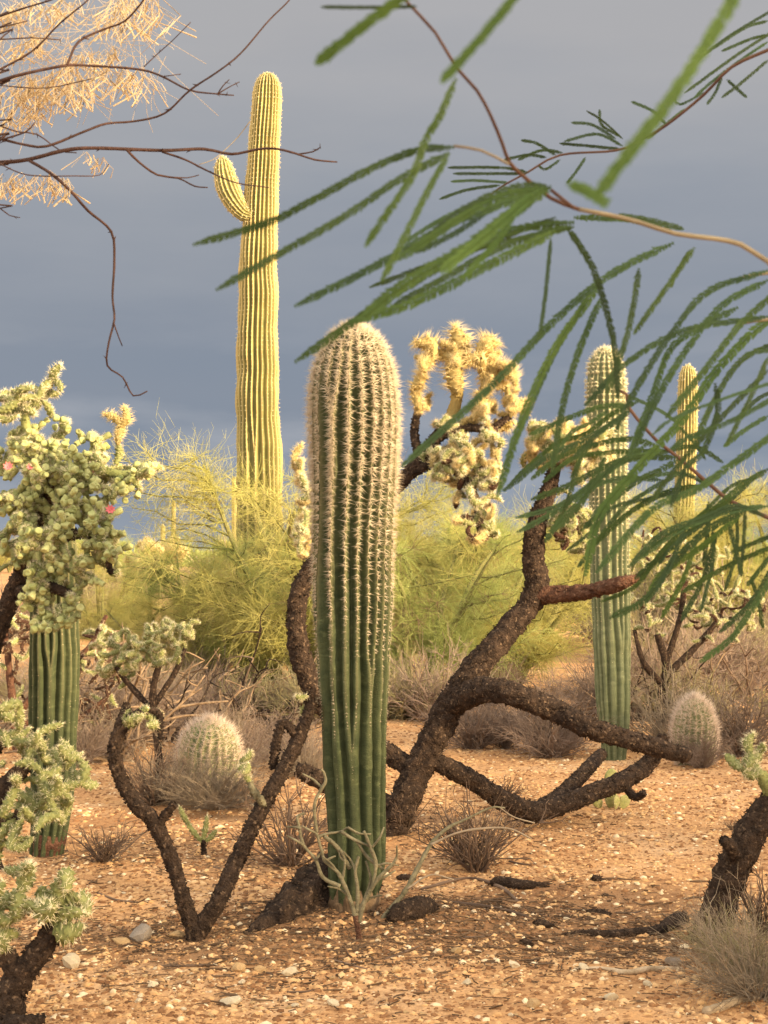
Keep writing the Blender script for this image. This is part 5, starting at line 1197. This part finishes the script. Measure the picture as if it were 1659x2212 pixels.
TW = [(5, 1.8, [(-40, 358), (0, 352), (60, 345), (140, 325), (205, 320), (350, 325), (440, 322), (500, 333), (560, 322), (600, 322), (640, 332), (680, 345), (728, 350)], 1), (2, 1.2, [(645, 333), (675, 328), (692, 318)], 0), (3.6, 1.5, [(60, 345), (110, 375), (150, 410), (190, 455), (240, 500), (247, 560), (243, 640), (247, 690), (235, 740), (232, 790), (265, 815), (288, 855), (318, 845)], 0), (1.6, 1.2, [(245, 695), (255, 725), (264, 747)], 0),
      (3, 1.3, [(275, 325), (300, 350), (340, 378), (385, 385), (420, 402), (448, 405)], 0), (1.5, 1, [(375, 383), (405, 384), (430, 378)], 0), (2.6, 1.2, [(350, 328), (400, 345), (450, 370), (510, 395), (580, 405)], 0), (3.2, 1.5, [(-40, 295), (0, 300), (50, 312), (100, 316), (180, 285), (230, 267), (290, 262), (355, 245), (410, 195), (470, 155), (520, 115), (580, 45), (625, 0), (640, -30)], 1),
      (4, 1.4, [(-40, 190), (0, 175), (50, 160), (140, 142), (190, 142), (300, 150), (350, 165), (410, 195), (470, 203), (505, 206)], 1), (1.5, 1, [(470, 203), (482, 185), (495, 172)], 0), (1.5, 1, [(470, 203), (495, 188), (517, 177)], 0), (2.8, 1.8, [(145, 140), (170, 90), (225, 63), (270, 45), (310, 0), (325, -30)], 0), (2.5, 1.5, [(-40, 170), (0, 150), (70, 110), (130, 50), (190, 0), (210, -30)], 1), (2.5, 1.5, [(-40, 50), (0, 35), (60, 15), (110, 0), (140, -15)], 1),
      (1.8, 1.2, [(-30, 82), (0, 85), (70, 82), (130, 86)], 1), (1.8, 1.2, [(-30, 70), (0, 60), (60, 45)], 1), (2, 1.2, [(-30, 262), (0, 272), (40, 285), (80, 290), (130, 325), (165, 330)], 1), (1.6, 1, [(-30, 185), (0, 185), (100, 190), (200, 170)], 1), (1.8, 1, [(-30, 440), (0, 450), (20, 465), (43, 470)], 1), (1.3, .9, [(310, 145), (345, 112), (370, 90), (412, 48)], 0), (1.6, 1, [(-30, 350), (0, 355), (60, 378), (160, 380), (215, 378), (235, 355)], 1), (2.2, 1.6, [(0, 303), (55, 285), (75, 265)], 0), (1.2, .8, [(355, 165), (390, 160)], 0)]
for k, (a, b, pl, jn) in enumerate(TW): twig(pl, a, b, 1000 + k, bool(jn))
twig([(540, 262), (515, 295), (490, 320), (460, 345), (430, 355)], 1.0, .8, 1100, False, 2.1, 'stem', False)
def tufts():
    r = np.random.default_rng(55)
    g = Geo(); ps = []
    lines = [((0, 190), (200, 170), 30, 75), ((0, 178), (190, 148), 26, 80), ((180, 150), (325, 155), 26, 70), ((0, 240), (110, 235), 18, 60), ((30, 380), (165, 385), 20, 60), ((0, 385), (40, 385), 8, 50), ((175, 325), (235, 350), 6, 40), ((230, 0), (345, -10), 26, 100), ((100, 10), (200, -5), 14, 60), ((0, 20), (90, 0), 18, 60), ((0, 90), (110, 70), 16, 50), ((110, 130), (260, 100), 18, 60)]
    for (a, b, n, L) in lines:
        for _ in range(n):
            u = r.random(); px = a[0] + (b[0] - a[0]) * u + r.normal() * 6; py = a[1] + (b[1] - a[1]) * u + r.normal() * 6; dep = 2.05 + r.normal() * .08
            for q in range(int(r.integers(2, 6))):
                l = L * r.uniform(.35, 1.0); dx = r.normal() * .42 - .1
                w = r.uniform(.7, 2.4); m = r.normal() * .28
                ps.append(([P(px, py, dep), P(px + dx * l * .5 + m * l, py + l * .5, dep + r.normal() * .01), P(px + dx * l * 1.2, py + l, dep + r.normal() * .02)], w / F * dep))
    PT = np.array([p for p, _ in ps]); w = np.array([w for _, w in ps])
    V, f = prisms(PT, w[:, None] * np.array([[.35, .6, 1.0]])); g.add(V, f)
    # fine wind-blown hairs
    n = 260; K = 6; t = np.linspace(0, 1, K)
    s = np.array([P(r.uniform(0, 340), r.uniform(0, 200), 2.05) for _ in range(n)])
    d = rdir(n, r); d[:, 2] -= .2; bow = rdir(n, r)
    L = r.uniform(.02, .07, n)
    PT = s[:, None] + d[:, None] * L[:, None, None] * t[None, :, None] + bow[:, None] * (L * .5)[:, None, None] * (t * t)[None, :, None]
    V, f = prisms(PT, np.full((n, K), .00028)); g.add(V, f)
    obj('dry_tufts', g.mesh('dry_tufts', 'tuft', btb), BT, kind='stuff')
tufts()

# ------------------------------------------------------------------ unseen trees added behind the viewpoint to shade the foreground
def shade_tree(seed, ht):
    r = np.random.default_rng(seed)
    T = thing('added_shade_tree', 'tall dense unseen mesquite added behind the viewpoint for its shade', 'tree', (0, 0, 0), 'shade trees added behind the viewpoint')
    g = Geo(); ends = []
    for k in range(5):
        a = k * 1.257 + r.normal() * .2; d = np.array([math.cos(a), math.sin(a), 0])
        V, f, p, *_ = tube([[0, 0, -.1], d * .2 + [0, 0, ht * .2], d * .9 + [0, 0, ht * .5], d * 1.6 + [0, 0, ht * r.uniform(.7, .9)]], [.14, .1, .06, .02], .2, 8, .1, 4, seed + k); g.add(V, f); ends += list(p[3:])
    obj('trunk', g.mesh('trunk', 'bark'), T)
    n = 9000
    c = np.array(ends)[r.integers(0, len(ends), 160)] + r.normal(size=(160, 3)) * .45
    c = np.vstack([c, np.stack([r.normal(size=60) * 1.1, r.normal(size=60) * 1.1, r.uniform(.08, .5, 60) * ht], 1)])
    q = c[r.integers(0, len(c), n)] + r.normal(size=(n, 3)) * .26
    q[:, 2] = np.clip(q[:, 2], .05, ht)
    u = rdir(n, r) * .10; v = rdir(n, r) * .035
    V = np.stack([q - u, q + v, q + u, q - v], 1).reshape(-1, 3)
    obj('crown', Geo().add(V, np.arange(n * 4).reshape(-1, 4)).mesh('crown', 'leaf', smooth=False), T, kind='stuff')
    return T
hx, hy = math.sin(az), -math.cos(az)
cx0, cy0 = -.1 + hx * 15, 6.7 + hy * 15
st0 = shade_tree(5, SHADE_H)
for k, o in enumerate([-9.4, -7.2, -5.0, -2.8, -.6, 1.6, 3.8, 6.0, 8.2]):
    x, y = cx0 - hy * o, cy0 + hx * o
    if k == 0: st0.location = (x, y, g1(x, y))
    else: copytree(st0, (x, y, g1(x, y)), k * 1.3, 1 + .05 * math.sin(k * 2.1))

# ------------------------------------------------------------------ tangle of bare cholla and dead branches in the middle ground
def tangle(label, px, py, seed, ht=1.1, n=9, mat_='bark', w=.016, group=None):
    r = np.random.default_rng(seed); g0 = G(px, py)
    T = thing('bare_bush', label, 'shrub', g0, group)
    for k in range(n):
        a = r.random() * 6.28; d = np.array([math.cos(a), math.sin(a), r.uniform(.3, 1.1)]); d /= np.linalg.norm(d)
        L = ht * r.uniform(.6, 1.1); pts = [np.zeros(3) - [0, 0, .03]]
        for q in range(5):
            d = d + r.normal(size=3) * .28; d[2] = max(d[2] - .06, -.1); d /= np.linalg.norm(d); pts.append(pts[-1] + d * L / 5)
        V, f, p, rd, T_ = tube(pts, list(w * np.linspace(1, .4, 6)), .04, 7, .2, 20, seed + k)
        g = Geo().add(V, f)
        for q in range(4):
            i = int(r.integers(len(p) // 4, len(p))); e = rdir(1, r)[0]; e[2] = abs(e[2]) * .6
            V, f, *_ = tube([p[i], p[i] + e * .14 + r.normal(size=3) * .03, p[i] + e * .26 + r.normal(size=3) * .06], [w * .5, w * .35, w * .15], .05, 5); g.add(V, f)
        obj('branch', g.mesh('branch', mat_), T)
    return T
ltg = 'dark leafless tangle of crooked branches before the palo verdes'
for k, (px, py, ht, n, m, w) in enumerate([(430, 1560, 1.1, 10, 'dead', .018), (520, 1560, 1.0, 10, 'bark', .015), (600, 1560, 1.0, 9, 'dead', .016), (210, 1610, 1.1, 13, 'dead', .020), (250, 1640, .9, 12, 'dead', .016), (360, 1600, .9, 11, 'bark', .013), (480, 1590, .8, 11, 'dead', .013), (560, 1600, .8, 10, 'bark', .012), (1400, 1590, .7, 10, 'dead', .013), (1590, 1580, .8, 11, 'dead', .013), (290, 1580, 1.1, 11, 'dead', .017), (1000, 1560, .6, 8, 'dry', .012), (1230, 1550, .7, 9, 'dead', .012), (1390, 1560, .8, 9, 'bark', .014), (1540, 1545, .9, 10, 'dead', .014), (1620, 1520, 1.0, 9, 'dry', .014), (20, 1600, 1.3, 13, 'dead', .020), (1120, 1550, .5, 8, 'dry', .012)]):
    tangle(ltg, px, py, 1300 + 20 * k, ht, n, m, w, 'leafless tangles')
